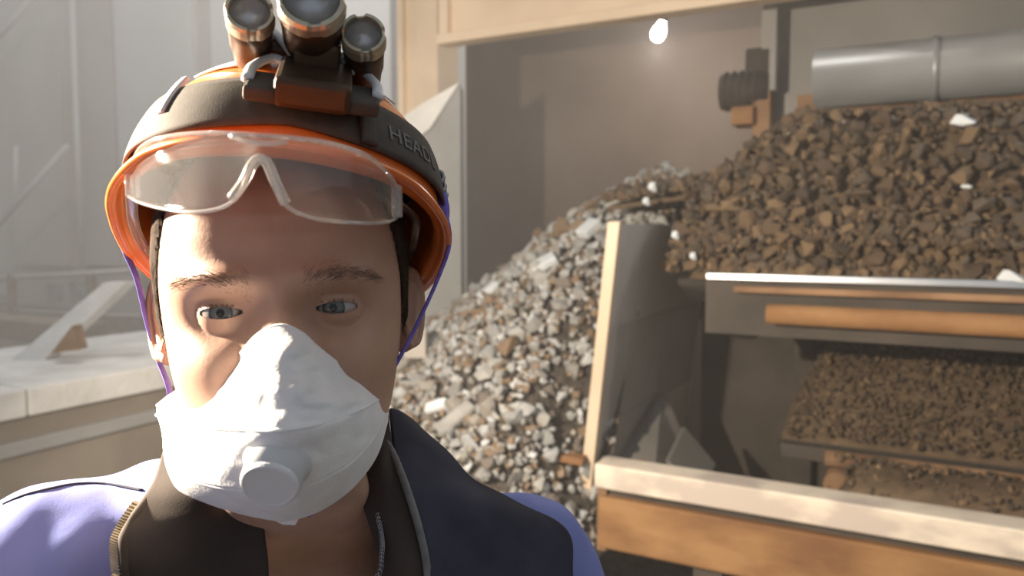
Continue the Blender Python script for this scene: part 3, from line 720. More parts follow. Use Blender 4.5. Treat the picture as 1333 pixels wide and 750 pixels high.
def lens_mat(name, tint, film, gl_rough=.03):
    m = bpy.data.materials.new(name); m.use_nodes = True; nt = m.node_tree; N, L = nt.nodes, nt.links; N.clear()
    out = N.new('ShaderNodeOutputMaterial'); tr = N.new('ShaderNodeBsdfTransparent'); tr.inputs[0].default_value = (*tint, 1)
    gl = N.new('ShaderNodeBsdfGlossy'); gl.inputs['Roughness'].default_value = gl_rough
    df = N.new('ShaderNodeBsdfDiffuse'); df.inputs[0].default_value = (.85, .83, .80, 1)
    lw = N.new('ShaderNodeLayerWeight'); lw.inputs[0].default_value = .5
    pw = N.new('ShaderNodeMath'); pw.operation = 'POWER'; pw.inputs[1].default_value = 4.0; L.new(lw.outputs['Facing'], pw.inputs[0])
    fr = N.new('ShaderNodeMapRange'); fr.inputs[3].default_value = .035; fr.inputs[4].default_value = .7; L.new(pw.outputs[0], fr.inputs[0])
    m1 = N.new('ShaderNodeMixShader'); m2 = N.new('ShaderNodeMixShader')
    nz = N.new('ShaderNodeTexNoise'); nz.inputs['Scale'].default_value = 45
    mr = N.new('ShaderNodeMapRange'); mr.inputs[3].default_value = film * .6; mr.inputs[4].default_value = film * 1.4
    L.new(nz.outputs[0], mr.inputs[0]); L.new(mr.outputs[0], m1.inputs[0])
    L.new(tr.outputs[0], m1.inputs[1]); L.new(df.outputs[0], m1.inputs[2])
    L.new(fr.outputs[0], m2.inputs[0]); L.new(m1.outputs[0], m2.inputs[1]); L.new(gl.outputs[0], m2.inputs[2]); L.new(m2.outputs[0], out.inputs[0])
    return m
M['lens'] = lens_mat('clear_dusty_lens', (.97, .96, .95), .06)
M['lens_rim'] = lens_mat('clear_plastic_rim', (.92, .90, .88), .25, .1)
M['torch_lens'] = lens_mat('torch_glass', (.9, .9, .92), .12)

# ---- poses
HC = Vector((-.147, .503, 1.599))
HR = Matrix.Rotation(math.radians(13), 3, 'Z') @ Matrix.Rotation(math.radians(-5), 3, 'X') @ Matrix.Rotation(math.radians(-1.5), 3, 'Y')
def H(p): return HC + HR @ Vector(p)
HRn = np.array(HR); HCn = np.array(HC)
BR = np.array(Matrix.Rotation(math.radians(18), 3, 'Z')); BC = np.array((-.155, .548, 1.607))
# ---- head and trunk profile (z: half width, front, back)
TAB = np.array([(.03, .0755, .0975, .10), (.015, .0750, .0965, .10), (0, .0740, .0945, .10), (-.03, .0705, .0920, .098), (-.06, .0645, .0915, .09), (-.085, .057, .092, .082),
                (-.098, .046, .086, .076), (-.109, .043, .068, .073), (-.121, .050, .046, .072), (-.15, .054, .042, .073), (-.18, .058, .038, .078), (-.205, .078, .036, .088),
                (-.23, .12, .045, .10), (-.26, .150, .052, .10), (-.32, .150, .056, .10), (-.45, .145, .056, .095), (-.60, .138, .052, .095), (-.72, .14, .05, .10), (-.80, .09, .03, .05)])
zi = TAB[::-1, 0]
fine = np.arange(-.80, .0301, .002)
def smooth_col(c):
    y = np.interp(fine, zi, TAB[::-1, c]); k = np.exp(-.5 * (np.arange(-6, 7) / 2.6) ** 2); k /= k.sum()
    return np.convolve(np.pad(y, 6, mode='edge'), k, 'valid')
WC, FC, BCc = smooth_col(1), smooth_col(2), smooth_col(3)
def prof(z):
    if z <= .03: return np.interp(z, fine, WC), np.interp(z, fine, FC), np.interp(z, fine, BCc)
    k = math.sqrt(max(0.0, 1 - ((z - .03) / .090) ** 2.3)); return WC[-1] * k, FC[-1] * k, BCc[-1] * k
G = lambda x, s: np.exp(-(x / s) ** 2)
NEX = 2.35
EYE_X, EYE_Y, EYE_R = .0308, -.0703, .0135
def disp(x, z):
    ax_ = np.abs(x)
    d = .0085 * G(ax_ - .029, .022) * G(z - .0165, .0085) + .0030 * G(x, .014) * G(z - .014, .012)
    d = d - .0150 * G(ax_ - .030, .0185) * G(z + .0025, .0135)
    t_ = np.clip((.014 - z) / .062, 0, 1)
    d = d + (.004 + .021 * t_ ** 1.1) * np.exp(-(x / (.0075 + .006 * t_)) ** 2) * sm(-z, -.022, .004) * (1 - sm(-z, .046, .056))
    d = d + .0045 * G(ax_ - .046, .018) * G(z + .032, .015)
    d = d - .0022 * G(ax_ - .020, .006) * G(z + .019, .010)
    d = d + .0022 * G(ax_ - .028, .03) * G(z - .055, .02)
    d = d - .0007 * (G(z - .046, .0016) + G(z - .057, .0016)) * (1 - sm(ax_, .02, .045))
    return d
def face_y(x, z):
    w, f, _ = prof(z); return -f * max(0, 1 - min(1, abs(x) / w) ** NEX) ** (1 / NEX) - float(disp(np.array(x), np.array(z)))
NCOL = 260
tt = np.linspace(-1, 1, NCOL, endpoint=False); ANG = PI * np.sign(tt) * np.abs(tt) ** 1.25
zs = list(.03 + .0899 * np.sin(np.linspace(PI / 2, 0.02, 40))) + list(np.arange(.029, -.062, -.0009)) + list(np.arange(-.0635, -.20, -.0025)) + list(np.arange(-.205, -.80, -.012))
def almond(x, z):
    q = (np.abs(x) - EYE_X) / .0128
    s = np.clip(1 - q * q, 0, 1)
    return q, .0031 * s ** .75 + .0004 * q, -.0036 * s ** .9
rows = []
for z in zs:
    w, f, bk = prof(z); sn, cs = np.sin(ANG), np.cos(ANG)
    nx = NEX if z > -.2 else 2.2
    x = w * np.sign(sn) * np.abs(sn) ** (2 / nx); y = np.where(cs > 0, -f, bk) * np.abs(cs) ** (2 / nx)
    if -.07 < z < .09:
        fw = np.where(cs > 0, 1.0, 0.0) * sm(np.abs(cs), .02, .35)
        y = y - disp(x, z) * fw
        for sx in (-1, 1):                                   # eyelids wrap the eyeball
            dd = (x - sx * EYE_X) ** 2 + z * z; rr = .0141
            inside = (dd < rr * rr) & (cs > 0)
            ys = EYE_Y - np.sqrt(np.maximum(rr * rr - dd, 0))
            # upper lid fold
            ys = np.where(inside, ys, 0.0)
            kk = .0055; hh = np.clip(.5 + .5 * (y - ys) / kk, 0, 1)
            mixed = y * (1 - hh) + ys * hh - kk * hh * (1 - hh)
            y = np.where(inside, mixed, y)
        y = y + np.where(cs > 0, .0010 * sum(G(np.abs(x) - EYE_X, .012) * G(z - zc_, .0011) for zc_ in (.0072,)), 0)
    rows.append(np.stack([x, y, np.full_like(x, z)], 1))
rows = np.array(rows)
def pose(p):                                                  # local -> world, blending head into trunk
    p = np.asarray(p, float); sh = p.shape; q = p.reshape(-1, 3)
    hw = q @ HRn.T + HCn; bw = q @ BR.T + BC
    wt = sm(q[:, 2], -.20, -.11)[:, None]
    return (hw * wt + bw * (1 - wt)).reshape(sh)
# body mesh with eye openings
NR_ = len(zs); local = rows.reshape(-1, 3).copy()
faces = []
for i in range(NR_ - 1):
    for j in range(NCOL):
        k = (j + 1) % NCOL; faces.append((i * NCOL + j, i * NCOL + k, (i + 1) * NCOL + k, (i + 1) * NCOL + j))
faces.append(tuple(range(NCOL))); faces.append(tuple(range((NR_ - 1) * NCOL, NR_ * NCOL))[::-1])
q_, up_, lo_ = almond(local[:, 0], local[:, 2])
front = local[:, 1] < -.05
inside = front & (np.abs(q_) < 1) & (local[:, 2] < up_) & (local[:, 2] > lo_)
keep = [f for f in faces if not (len(f) == 4 and all(inside[i] for i in f))]
edge_v = set(i for f in keep if len(f) == 4 for i in f if inside[i])
for i in edge_v:                                              # snap the rim of the opening to the lid line
    z = local[i, 2]; tgt = up_[i] if abs(up_[i] - z) < abs(lo_[i] - z) else lo_[i]
    local[i, 2] = tgt; local[i, 1] -= .0002
wv = pose(local)
body = MB(); body.add(wv, keep)
# ears
def ear(sgn):
    g = []; back = []
    ctr = Vector((sgn * .0725, .012, -.006))
    out = Vector((sgn * .62, .0, 0)); bk = Vector((sgn * .52, .80, .08)).normalized(); upv = Vector((0, .12, 1)).normalized(); nn = Vector((sgn * .80, -.56, 0)).normalized()
    for i in range(15):
        rho = i / 14; row = []
        for j in range(48):
            th = 2 * PI * j / 48
            R = .0315 * (1 + .06 * math.sin(th)) ; wd = .0185 * (1 + .16 * math.sin(th)) * (1.0 if math.cos(th) > 0 else .55)
            px = math.cos(th) * wd * rho; pz = math.sin(th) * R * rho
            rim = .0045 * math.exp(-((rho - .86) / .10) ** 2) * (1 if math.sin(th) > -.75 or math.cos(th) > .2 else .4)
            conch = -.007 * math.exp(-(((px - .000) / .009) ** 2 + ((pz + .003) / .011) ** 2))
            anti = .003 * math.exp(-((rho - .58) / .10) ** 2) * (1 if math.cos(th) > -.2 else .2)
            drop = -.005 * max(0, rho - .9) / .1
            row.append(ctr + bk * (px + .008) + upv * pz + nn * (rim + conch + anti + drop + .005))
        g.append(row)
    for i in range(14, -1, -1):
        rho = i / 14
        g.append([ctr + bk * (math.cos(2 * PI * j / 48) * .0175 * rho * (1 if math.cos(2 * PI * j / 48) > 0 else .55) + .008) + upv * (math.sin(2 * PI * j / 48) * .030 * rho) + nn * (-.004 - .006 * (1 - rho)) for j in range(48)])
    m = MB(); m.grid([[tuple(p) for p in r] for r in g], True); return pose(np.array(m.v)), m.f
for sgn in (-1, 1): body.add(*ear(sgn))
# arms and hands inside the sleeves, joined by voxel remesh
def limb_mesh(name, tubes, voxel, it=6):
    m = MB()
    for (pts, rs) in tubes:
        pts = [Vector(p) for p in pts]; d0 = (pts[0] - pts[1]).normalized(); d1 = (pts[-1] - pts[-2]).normalized()
        P_ = [pts[0] + d0 * rs[0] * .85, pts[0] + d0 * rs[0] * .5] + pts + [pts[-1] + d1 * rs[-1] * .5, pts[-1] + d1 * rs[-1] * .85]
        R_ = [rs[0] * .35, rs[0] * .8] + list(rs) + [rs[-1] * .8, rs[-1] * .35]
        m.tube(P_, R_, 16)
    o = m.build(name, None); modify(o, [('REMESH', dict(mode='VOXEL', voxel_size=voxel)), ('SMOOTH', dict(factor=.5, iterations=it))])
    return o
SHL, ELL, WRL = Vector((-.300, .505, 1.415)), Vector((-.44, .24, 1.335)), Vector((-.20, -.07, 1.50))
SHR, ELR, WRR = Vector((.000, .605, 1.372)), Vector((.055, .66, 1.09)), Vector((.04, .56, .86))
CH = Vector((-.155, .578, 1.30))
def hand(wr, fwd, palm_n):
    fwd = Vector(fwd).normalized(); pn = Vector(palm_n); pn = (pn - fwd * pn.dot(fwd)).normalized(); sd = fwd.cross(pn)
    tb = []
    for k, off in enumerate((-.027, -.009, .009, .027)):
        L_ = (.075, .085, .08, .062)[k]; kn = wr + fwd * .085 + sd * off
        tb.append(([wr + sd * off * .6 + fwd * .01, wr + fwd * .05 + sd * off * .9, kn], [.015, .0145, .011]))
        a = kn + (fwd * .9 + pn * .35).normalized() * L_ * .45; b_ = a + (fwd * .55 + pn * .8).normalized() * L_ * .32; c = b_ + (fwd * .2 + pn).normalized() * L_ * .25
        tb.append(([kn, a, b_, c], [.0105, .0095, .0088, .0075]))
    tb.append(([wr + sd * -.022 + fwd * .02, wr + sd * -.045 + fwd * .045 + pn * .012, wr + sd * -.055 + fwd * .075 + pn * .025, wr + sd * -.052 + fwd * .098 + pn * .034], [.014, .0125, .0105, .009]))
    return tb
tubes = [([SHL, ELL, WRL], [.045, .038, .027]), ([SHR, ELR, WRR], [.045, .038, .027])]
tubes += hand(WRL, (.75, .12, .6), (.5, .8, -.3)) + hand(WRR, (-.05, -.15, -1), (-1, 0, 0))
tubes += [([WRL, WRL + Vector((.03, .005, .024))], [.027, .024]), ([WRR, WRR + Vector((0, -.005, -.04))], [.027, .024])]
o = limb_mesh('tmp', tubes, .0035, 4); v_, f_ = mesh_arrays(o.data); body.add(v_, f_); bpy.data.objects.remove(o)
PB = Vector((-.155, .60, 0))
person = thing('person', PB, 'person in a blue work jacket, orange helmet and white dust mask facing the viewer', 'person')
body.build('body', 'skin', person, True)
# eyes
def eye_mat():
    m, nt, b = new_mat('eye'); N, L = nt.nodes, nt.links; b.inputs['Roughness'].default_value = .08
    tc = N.new('ShaderNodeTexCoord'); sp_ = N.new('ShaderNodeSeparateXYZ'); L.new(tc.outputs['Object'], sp_.inputs[0])
    cm = N.new('ShaderNodeCombineXYZ'); L.new(sp_.outputs[0], cm.inputs[0]); L.new(sp_.outputs[2], cm.inputs[1])
    ln = N.new('ShaderNodeVectorMath'); ln.operation = 'LENGTH'; L.new(cm.outputs[0], ln.inputs[0])
    mr = N.new('ShaderNodeMapRange'); mr.inputs[2].default_value = .0122; L.new(ln.outputs['Value'], mr.inputs[0])
    cr = N.new('ShaderNodeValToRGB'); e = cr.color_ramp.elements
    e[0].position = 0; e[0].color = (.01, .01, .01, 1); e[1].position = 1; e[1].color = (.32, .27, .25, 1)
    for p_, c in ((.17, (.012, .012, .012)), (.21, (.12, .12, .11)), (.40, (.09, .10, .105)), (.49, (.04, .04, .045)), (.55, (.36, .325, .30))):  # eye whites kept dark, the socket shadow put into their colour
        q = e.new(p_); q.color = (*c, 1)
    L.new(mr.outputs[0], cr.inputs[0]); L.new(cr.outputs[0], b.inputs['Base Color']); return m
M['eye'] = eye_mat()
for sx in (-1, 1):
    m = MB(); m.lathe([(EYE_R * math.sin(t_) + 1e-5, -EYE_R * math.cos(t_)) for t_ in np.linspace(0, PI, 25)], Matrix.Rotation(PI / 2, 4, 'X'), 36)
    e = m.build('eye', 'eye', None, True); e.parent = person; c = H((sx * EYE_X, EYE_Y, 0)); e.location = c - PB
    gz = (Vector((-.065, 0.0, CZ - .015)) - c).normalized(); e.rotation_euler = gz.to_track_quat('-Y', 'Z').to_euler()
# brows and lashes made of tapered hairs
def hairs(items, name, mat):
    m = MB()
    for (p, d, ln_, wd, nrm) in items:
        p, d, nrm = Vector(p), Vector(d).normalized(), Vector(nrm); s_ = d.cross(nrm).normalized() * wd
        mid = p + d * ln_ * .55 + nrm * ln_ * .10; tip = p + d * ln_
        m.add([p - s_, p + s_, mid + s_ * .7, mid - s_ * .7, tip], [(0, 1, 2, 3), (3, 2, 4)])
    return m.build(name, mat, person)
for sx in (-1, 1):
    it = []
    for i in range(360):
        u = random.random(); x = .013 + .042 * u; zc_ = .0130 + .0060 * math.sin(min(1, u * 1.25) * PI * .55) - .010 * max(0, u - .62) ** 1.3
        z = zc_ + random.gauss(0, .0030 * (1.1 - .6 * u)); y = face_y(x, z) - .0002
        d = (sx * (.55 + .6 * u), .25 * u, .75 - 1.15 * u + random.gauss(0, .15))
        it.append((H((sx * x, y, z)), HR @ Vector(d), random.uniform(.004, .0065), .00010, HR @ Vector((sx * .2, -.97, .1))))
    hairs(it, 'eyebrow', 'brow')
    it = []
    for i in range(46):
        q = random.uniform(-.95, .98); s = 1 - q * q; x = EYE_X + q * .0128; z = .0031 * s ** .75 + .0004 * q; rr = .0141
        y = EYE_Y - math.sqrt(max(rr * rr - (x - EYE_X) ** 2 - z * z, 1e-6))
        it.append((H((sx * x, y, z)), HR @ Vector((sx * q * .5, -.8, .45)), random.uniform(.003, .0048), .00011, HR @ Vector((0, .3, 1))))
    hairs(it, 'eyelash', 'hair')
# hair cap: temples, sideburns and nape under the helmet
def hairline(a):
    a = abs(a); pts = [(0, .100), (.5, .098), (.8, .080), (1.0, .040), (1.16, .018), (1.28, -.008), (1.42, -.022), (1.52, .02), (1.75, .03), (1.95, -.02), (2.2, -.075), (PI, -.095)]
    return np.interp(a, [p[0] for p in pts], [p[1] for p in pts])
m = MB(); hv = []; idx = {}
hz = list(.03 + .0899 * np.sin(np.linspace(PI / 2, 0.02, 24))) + list(np.arange(.0285, -.10, -.0015))
ha = np.linspace(-PI, PI, 480, endpoint=False); sel = {}
for i, z in enumerate(hz):
    w, f, bk = prof(z)
    for j, a in enumerate(ha):
        # angle by direction in the ring's own parameter
        sn, cs = math.sin(a), math.cos(a); x = w * np.sign(sn) * abs(sn) ** (2 / NEX); y = (-f if cs > 0 else bk) * abs(cs) ** (2 / NEX)
        hl = hairline(a)
        th = float(np.clip((z - hl) / .012, 0, 1)) * (.0028 + .0008 * noise.noise(Vector((x * 160, y * 160, z * 60))))
        sel[(i, j)] = z > hl
        n_ = Vector((x, y, .3 * max(0, z) * 1)).normalized()
        hv.append(tuple(pose((x + n_.x * (th + .0004), y + n_.y * (th + .0004), z + n_.z * th))))
hf = []
for i in range(len(hz) - 1):
    for j in range(480):
        k = (j + 1) % 480
        if sel[(i, j)] and sel[(i, k)] and sel[(i + 1, j)] and sel[(i + 1, k)]: hf.append((i * 480 + j, i * 480 + k, (i + 1) * 480 + k, (i + 1) * 480 + j))
m.add(hv, hf); m.build('hair', 'hair', person, True)
it = []
for sx in (-1, 1):
    for i in range(520):
        a = random.uniform(.95, 1.5); z = hairline(a) + random.uniform(-.004, .045)
        w, f, bk = prof(z); sn, cs = math.sin(a), math.cos(a); x = w * abs(sn) ** (2 / NEX); y = -f * abs(cs) ** (2 / NEX)
        p = pose((sx * (x + .001), y, z)); it.append((p, HR @ Vector((sx * .25, .45 + random.gauss(0, .25), -.8)), random.uniform(.006, .011), .00018, HR @ Vector((sx * .9, -.3, 0))))
hairs(it, 'temple_hair', 'hair')['kind'] = 'stuff'

# ---- jacket
jt = [([SHL, ELL, WRL - (WRL - ELL).normalized() * .03], [.072, .066, .047]), ([SHR, ELR, WRR + Vector((0, 0, .03))], [.074, .068, .047]),
      ([SHL + Vector((.05, .02, .005)), Vector((-.225, .55, 1.425)), Vector((-.15, .585, 1.42)), Vector((-.085, .60, 1.40)), SHR + Vector((-.05, 0, .0))], [.068, .066, .07, .066, .066])]
for dx in (-.085, .0, .085):
    c = CH + Vector((dx * .95, dx * .31, 0)); jt.append(([c + Vector((0, .0, .06)), c + Vector((0, .01, -.15)), c + Vector((0, .02, -.42))], [.105, .112, .108]))
o = limb_mesh('jacket', jt, .006, 14)
v_, f_ = mesh_arrays(o.data)
nn_ = np.empty(len(v_) * 3); o.data.vertices.foreach_get('normal', nn_); nn_ = nn_.reshape(-1, 3)
dd = np.array([.0055 * noise.noise(Vector(p) * 17) + .003 * noise.noise(Vector((p[0] * 45, p[1] * 30, p[2] * 18))) for p in v_])
o.data.vertices.foreach_set('co', (v_ + nn_ * dd[:, None]).ravel()); o.data.update(); smooth_all(o.data)
bm = bmesh.new(); bm.from_mesh(o.data); bri = np.linalg.inv(BR)
def _vneck(c):
    l = bri @ (np.array(c) - BC); return abs(l[0] - .006) < .060 - .55 * max(0, -l[2] - .18) and l[1] < .03 and l[2] > -.285
bmesh.ops.delete(bm, geom=[f for f in bm.faces if _vneck(f.calc_center_median())], context='FACES'); bm.to_mesh(o.data); bm.free()
o.data.materials.append(M['jacket']); attach(o, person); jacket = o
o['label'] = 'blue work jacket cloth'
def project_jacket(px, py, lift=.0003):
    from mathutils.bvhtree import BVHTree
    global _bvh
    try: _bvh
    except NameError:
        me = jacket.data; _bvh = BVHTree.FromPolygons([q.co.copy() for q in me.vertices], [tuple(p.vertices) for p in me.polygons])
    h = _bvh.ray_cast(Vector((0, 0, CZ)), ray(px, py).normalized())
    return None if h[0] is None else h[0] + h[1] * lift
# shoulder seam
sp_ = [project_jacket(x, y) for (x, y) in ((4, 657), (30, 646), (60, 638), (95, 631), (130, 630), (160, 634), (186, 639))]
sp_ = [p for p in sp_ if p is not None]
if len(sp_) > 2: MB().tube(spline([tuple(p) for p in sp_], 30), .0010, 6).build('seam', 'navy', jacket, True)
def sheet(name, ctrl, mat, parent, th=.004, nr=34, nc=20, wr=.0015):
    g = surface([[tuple(P(*c)) for c in r] for r in ctrl], nr, nc)
    for i in range(nr):
        for j in range(nc): g[i, j, 1] += wr * noise.noise(Vector((g[i, j, 0] * 38, g[i, j, 2] * 24, 2)))
    o = MB().grid(g).build(name, mat, parent, True); modify(o, [('SOLIDIFY', dict(thickness=th, offset=0)), ('SUBSURF', dict(levels=1))]); smooth_all(o.data)
    return g
gl_ = sheet('collar', [[(262, 598, .53), (235, 590, .515), (213, 583, .515)], [(300, 640, .475), (250, 628, .468), (200, 628, .470)], [(338, 672, .462), (255, 668, .452), (172, 668, .446)],
                     [(346, 705, .457), (250, 705, .444), (153, 703, .430)], [(350, 750, .452), (250, 750, .438), (155, 750, .422)], [(352, 860, .45), (255, 860, .435), (165, 860, .418)]], 'lining', jacket)
# back of the collar round the neck
cb = []
for i in range(3):
    zz = 1.495 - i * .035; row = []
    for j in range(13):
        an = math.radians(-25 + 230 * j / 12); rr = .083 + .008 * i
        row.append((-.152 + rr * math.cos(an), .560 + rr * .95 * math.sin(an), zz - .012 * math.cos(an) * 0))
    cb.append(row)
o = MB().grid(surface(cb, 10, 40)).build('collar_back', 'navy', jacket, True); modify(o, [('SOLIDIFY', dict(thickness=.006))]); smooth_all(o.data)
sheet('collar_lining', [[(478, 575, .535), (492, 560, .535), (506, 540, .545)], [(474, 615, .505), (496, 605, .50), (512, 592, .515)], [(472, 650, .487), (500, 645, .482), (528, 632, .49)],
                 [(486, 700, .472), (516, 697, .466), (546, 690, .472)], [(498, 750, .462), (528, 750, .456), (558, 750, .460)], [(502, 860, .46), (530, 860, .455), (562, 860, .455)]], 'lining', jacket)
sheet('collar', [[(506, 532, .552), (520, 536, .562), (534, 545, .575)], [(512, 588, .516), (548, 580, .535), (584, 590, .555)], [(528, 632, .49), (578, 622, .515), (628, 632, .535)],
                 [(546, 690, .471), (640, 676, .492), (734, 690, .532)], [(558, 750, .459), (650, 750, .475), (746, 750, .520)], [(562, 860, .452), (650, 860, .465), (742, 860, .51)]], 'navy', jacket, wr=.010)
MB().tube(spline([tuple(P(*c)) for c in ((500, 572, .525), (512, 592, .512), (528, 632, .486), (546, 690, .467), (557, 750, .455), (562, 860, .448))], 50), .0026, 8).build('piping', 'piping', jacket, True)
# zip teeth on the folded front edge
ed = spline([tuple(P(*c)) for c in ((190, 644, .460), (172, 667, .445), (160, 686, .437), (152, 704, .429), (152, 725, .424), (154, 750, .420), (160, 800, .417), (164, 860, .416))], 40)
zt_ = MB()
for i, p in enumerate(ed):
    if i < 3: continue
    zt_.box((-.0035, -.0016, -.0007), (.0035, .0016, .0007), Matrix.Translation(Vector(p)) @ Matrix.Rotation(.35, 4, 'Y'))
zt_.build('zip_teeth', 'zip', jacket)
MB().tube(ed + np.array((.003, .001, 0)), .0028, 8).build('zip_tape', 'lining', jacket, True)
# necklace
t = thing('necklace', P(497, 700, .468), 'thin silver chain necklace on the bare neck', 'necklace')
ch = spline([tuple(P(*c)) for c in ((492, 672, .474), (497, 700, .464), (497, 722, .458), (488, 756, .450), (430, 800, .442), (370, 770, .445))], 60)
cm_ = MB()
for i, p in enumerate(ch):
    R = Matrix.Rotation((i % 2) * PI / 2, 4, 'Z'); ring = [Matrix.Translation(Vector(p)) @ R @ Vector((.0013 * math.cos(k * PI / 4), 0, .0021 * math.sin(k * PI / 4))) for k in range(9)]
    cm_.tube(ring, .00042, 5, cap=False)
cm_.build('chain', 'metal', t, True)
# trousers and boots
M['trousers'] = pm('dark_blue_trousers', (.03, .035, .07), (.05, .055, .10), 10, .9)
M['boot'] = pm('black_boot', (.02, .018, .016), (.04, .035, .03), 20, .6)
hips = []
for k, x in enumerate((-.245, -.065)):
    y = .60 + (x + .155) * .32
    hips.append(([(x + (.03 if k == 0 else -.03), y, .92), (x, y, .52), (x, y + .02, .12)], [.105, .08, .065]))
    m = MB(); m.tube([(x, y + .03, .05), (x, y + .03, .15), (x, y + .03, .24)], [.058, .055, .06], 16)
    m.tube([(x, y + .06, .045), (x, y - .02, .05), (x, y - .12, .042), (x, y - .17, .036)], [.045, .048, .045, .028], 16, flat=1.0)
    bt = m.build('boot', 'boot', None); modify(bt, [('REMESH', dict(mode='VOXEL', voxel_size=.008)), ('SMOOTH', dict(factor=.5, iterations=5))]); smooth_all(bt.data)
    zmin = min(q.co.z for q in bt.data.vertices)
    for q in bt.data.vertices: q.co.z -= zmin
    bt.data.materials.clear(); bt.data.materials.append(M['boot']); attach(bt, person)
o = limb_mesh('trousers', hips + [([(-.22, .58, .93), (-.09, .62, .93)], [.11, .11])], .009, 6); o.data.materials.append(M['trousers']); smooth_all(o.data); attach(o, person)

# ---- respirator
mk = thing('dust_mask', P(365, 560, .37), 'white folded dust mask with a round exhalation valve over nose and mouth', 'mask')
T_ = spline([(205, 528, .486), (222, 515, .468), (246, 502, .449), (272, 491, .434), (300, 476, .420), (318, 456, .408), (336, 436, .397), (365, 424, .392), (392, 434, .397), (412, 452, .408), (440, 474, .425), (470, 494, .445), (500, 506, .480)], 61)
M_ = spline([(204, 540, .487), (222, 548, .450), (246, 553, .420), (272, 556, .398), (300, 558, .380), (318, 559, .371), (336, 560, .366), (365, 560, .362), (392, 557, .365), (412, 553, .370), (440, 545, .384), (472, 532, .412), (502, 514, .480)], 61)
V_ = spline([(210, 552, .486), (216, 580, .452), (226, 606, .424), (246, 622, .402), (278, 632, .384), (305, 636, .375), (332, 638, .370), (362, 636, .367), (395, 632, .370), (425, 620, .379), (458, 600, .396), (486, 568, .428), (504, 528, .480)], 61)
B_ = spline([(213, 556, .487), (215, 596, .468), (223, 622, .452), (236, 640, .44), (270, 655, .425), (300, 665, .415), (332, 673, .408), (368, 678, .404), (402, 671, .408), (432, 656, .416), (462, 632, .432), (490, 594, .456), (505, 545, .482)], 61)
def mask_panel(A, B, n, bulge, seed, wr):
    g = []
    for i in range(n):
        f = i / (n - 1); row = []
        for j in range(61):
            c = A[j] * (1 - f) + B[j] * f; e = math.sin(PI * j / 60)
            dpt = c[2] - bulge * math.sin(PI * f) * e
            w_ = wr * (.35 + .65 * min(1, 4 * f * (1 - f) + .2))
            dpt -= w_ * (noise.noise(Vector((c[0] * .018 + .022 * c[1], c[1] * .034 - c[0] * .008, seed))) + .45 * noise.noise(Vector((c[0] * .05, c[1] * .07, seed + 4))))
            row.append(tuple(P(c[0], c[1], dpt)))
        g.append(row)
    return g
eM = np.sin(np.linspace(0, PI, 61)); M_[:, 2] -= .011 * eM ** .7; V_[:, 2] += .004 * eM ** .7
gA = mask_panel(T_, M_, 30, .004, 1.3, .0075)
gB = mask_panel(M_, V_, 20, .0025, 5.1, .0028)
gC = mask_panel(V_, B_, 16, .004, 8.2, .0016)
def joinA(g1, g2):
    for j in range(61): g2[0][j] = g1[-1][j]
joinA(gA, gB); joinA(gB, gC)
for nm, g in (('upper_panel', gA), ('middle_panel', gB), ('lower_panel', gC)):
    o = MB().grid(g).build(nm, 'mask', mk, True); modify(o, [('SOLIDIFY', dict(thickness=.0016, offset=0)), ('SUBSURF', dict(levels=1))]); smooth_all(o.data)
MB().tube([Vector(p) + Vector((0, -.0006, 0)) for p in gA[-1]], .0011, 6).build('seam', 'mask', mk, True)
MB().tube([Vector(p) for p in gA[0]], .0012, 6).build('upper_edge', 'mask', mk, True)
tab = [P(352, 668, .408), P(395, 664, .408), P(384, 684, .412), P(368, 683, .412), P(348, 674, .412)]
MB().prism(tab, (0, .002, 0)).build('edge_tab', 'mask', mk)
v0, v1 = P(362, 604, .366), P(350, 634, .350)
VM = Matrix.Translation(v1) @ (v1 - v0).normalized().to_track_quat('Z', 'Y').to_matrix().to_4x4()
VM = Matrix.Translation(v1) @ Vector((v1.x * -.05 - .004, -.80, -.40)).normalized().to_track_quat('Z', 'Y').to_matrix().to_4x4()
MB().lathe([(.0165, -.018), (.0165, -.0155), (.0145, -.0145), (.0142, -.003)], VM, 40).build('valve_base', 'valve', mk, True)
o = MB().lathe([(.0138, -.014), (.0136, -.0012), (.0130, 0.0), (.0122, .0004), (.0116, -.0002), (.002, -.0002)], VM, 40).build('valve_cap', 'valve', mk)

# ---- helmet
HH = Vector((-.1455, .508, 1.662))
HHR = Matrix.Rotation(math.radians(15), 3, 'Z') @ Matrix.Rotation(math.radians(-11.5), 3, 'X') @ Matrix.Rotation(math.radians(6), 3, 'Y')
def K(p): return HH + HHR @ Vector(p)
hw, hf_, hb_, hh = .096, .116, .122, .090
def dome(a, ph, off=0.0):               # a: 0 front; ph: 0 top .. pi/2 rim
    s, c = math.sin(ph) ** .97, math.cos(ph) ** .98 if math.cos(ph) > 0 else 0
    x = (hw + off) * s * math.copysign(abs(math.sin(a)) ** .94, math.sin(a)); y = -(hf_ + off) * s * math.copysign(abs(math.cos(a)) ** .94, math.cos(a)) if math.cos(a) > 0 else (hb_ + off) * s * abs(math.cos(a)) ** .94
    z = (hh + off) * c
    z += .0035 * math.exp(-(x / .022) ** 2) * math.sin(ph) * math.cos(ph) * 2     # crown ridge
    return Vector((x, y, z))
def rim_drop(a):
    a = abs(a); return np.interp(a, [0, .6, 1.1, 1.45, 1.75, 2.1, 2.6, PI], [.004, .002, -.004, -.012, -.026, -.038, -.040, -.036])
def rim_out(a): 
    a = abs(a); return .007 + .034 * math.exp(-(a / .62) ** 2)
hm = thing('safety_helmet', K((0, 0, 0)), 'orange hard hat worn tilted back by the person', 'helmet')
NA = 120; g = []
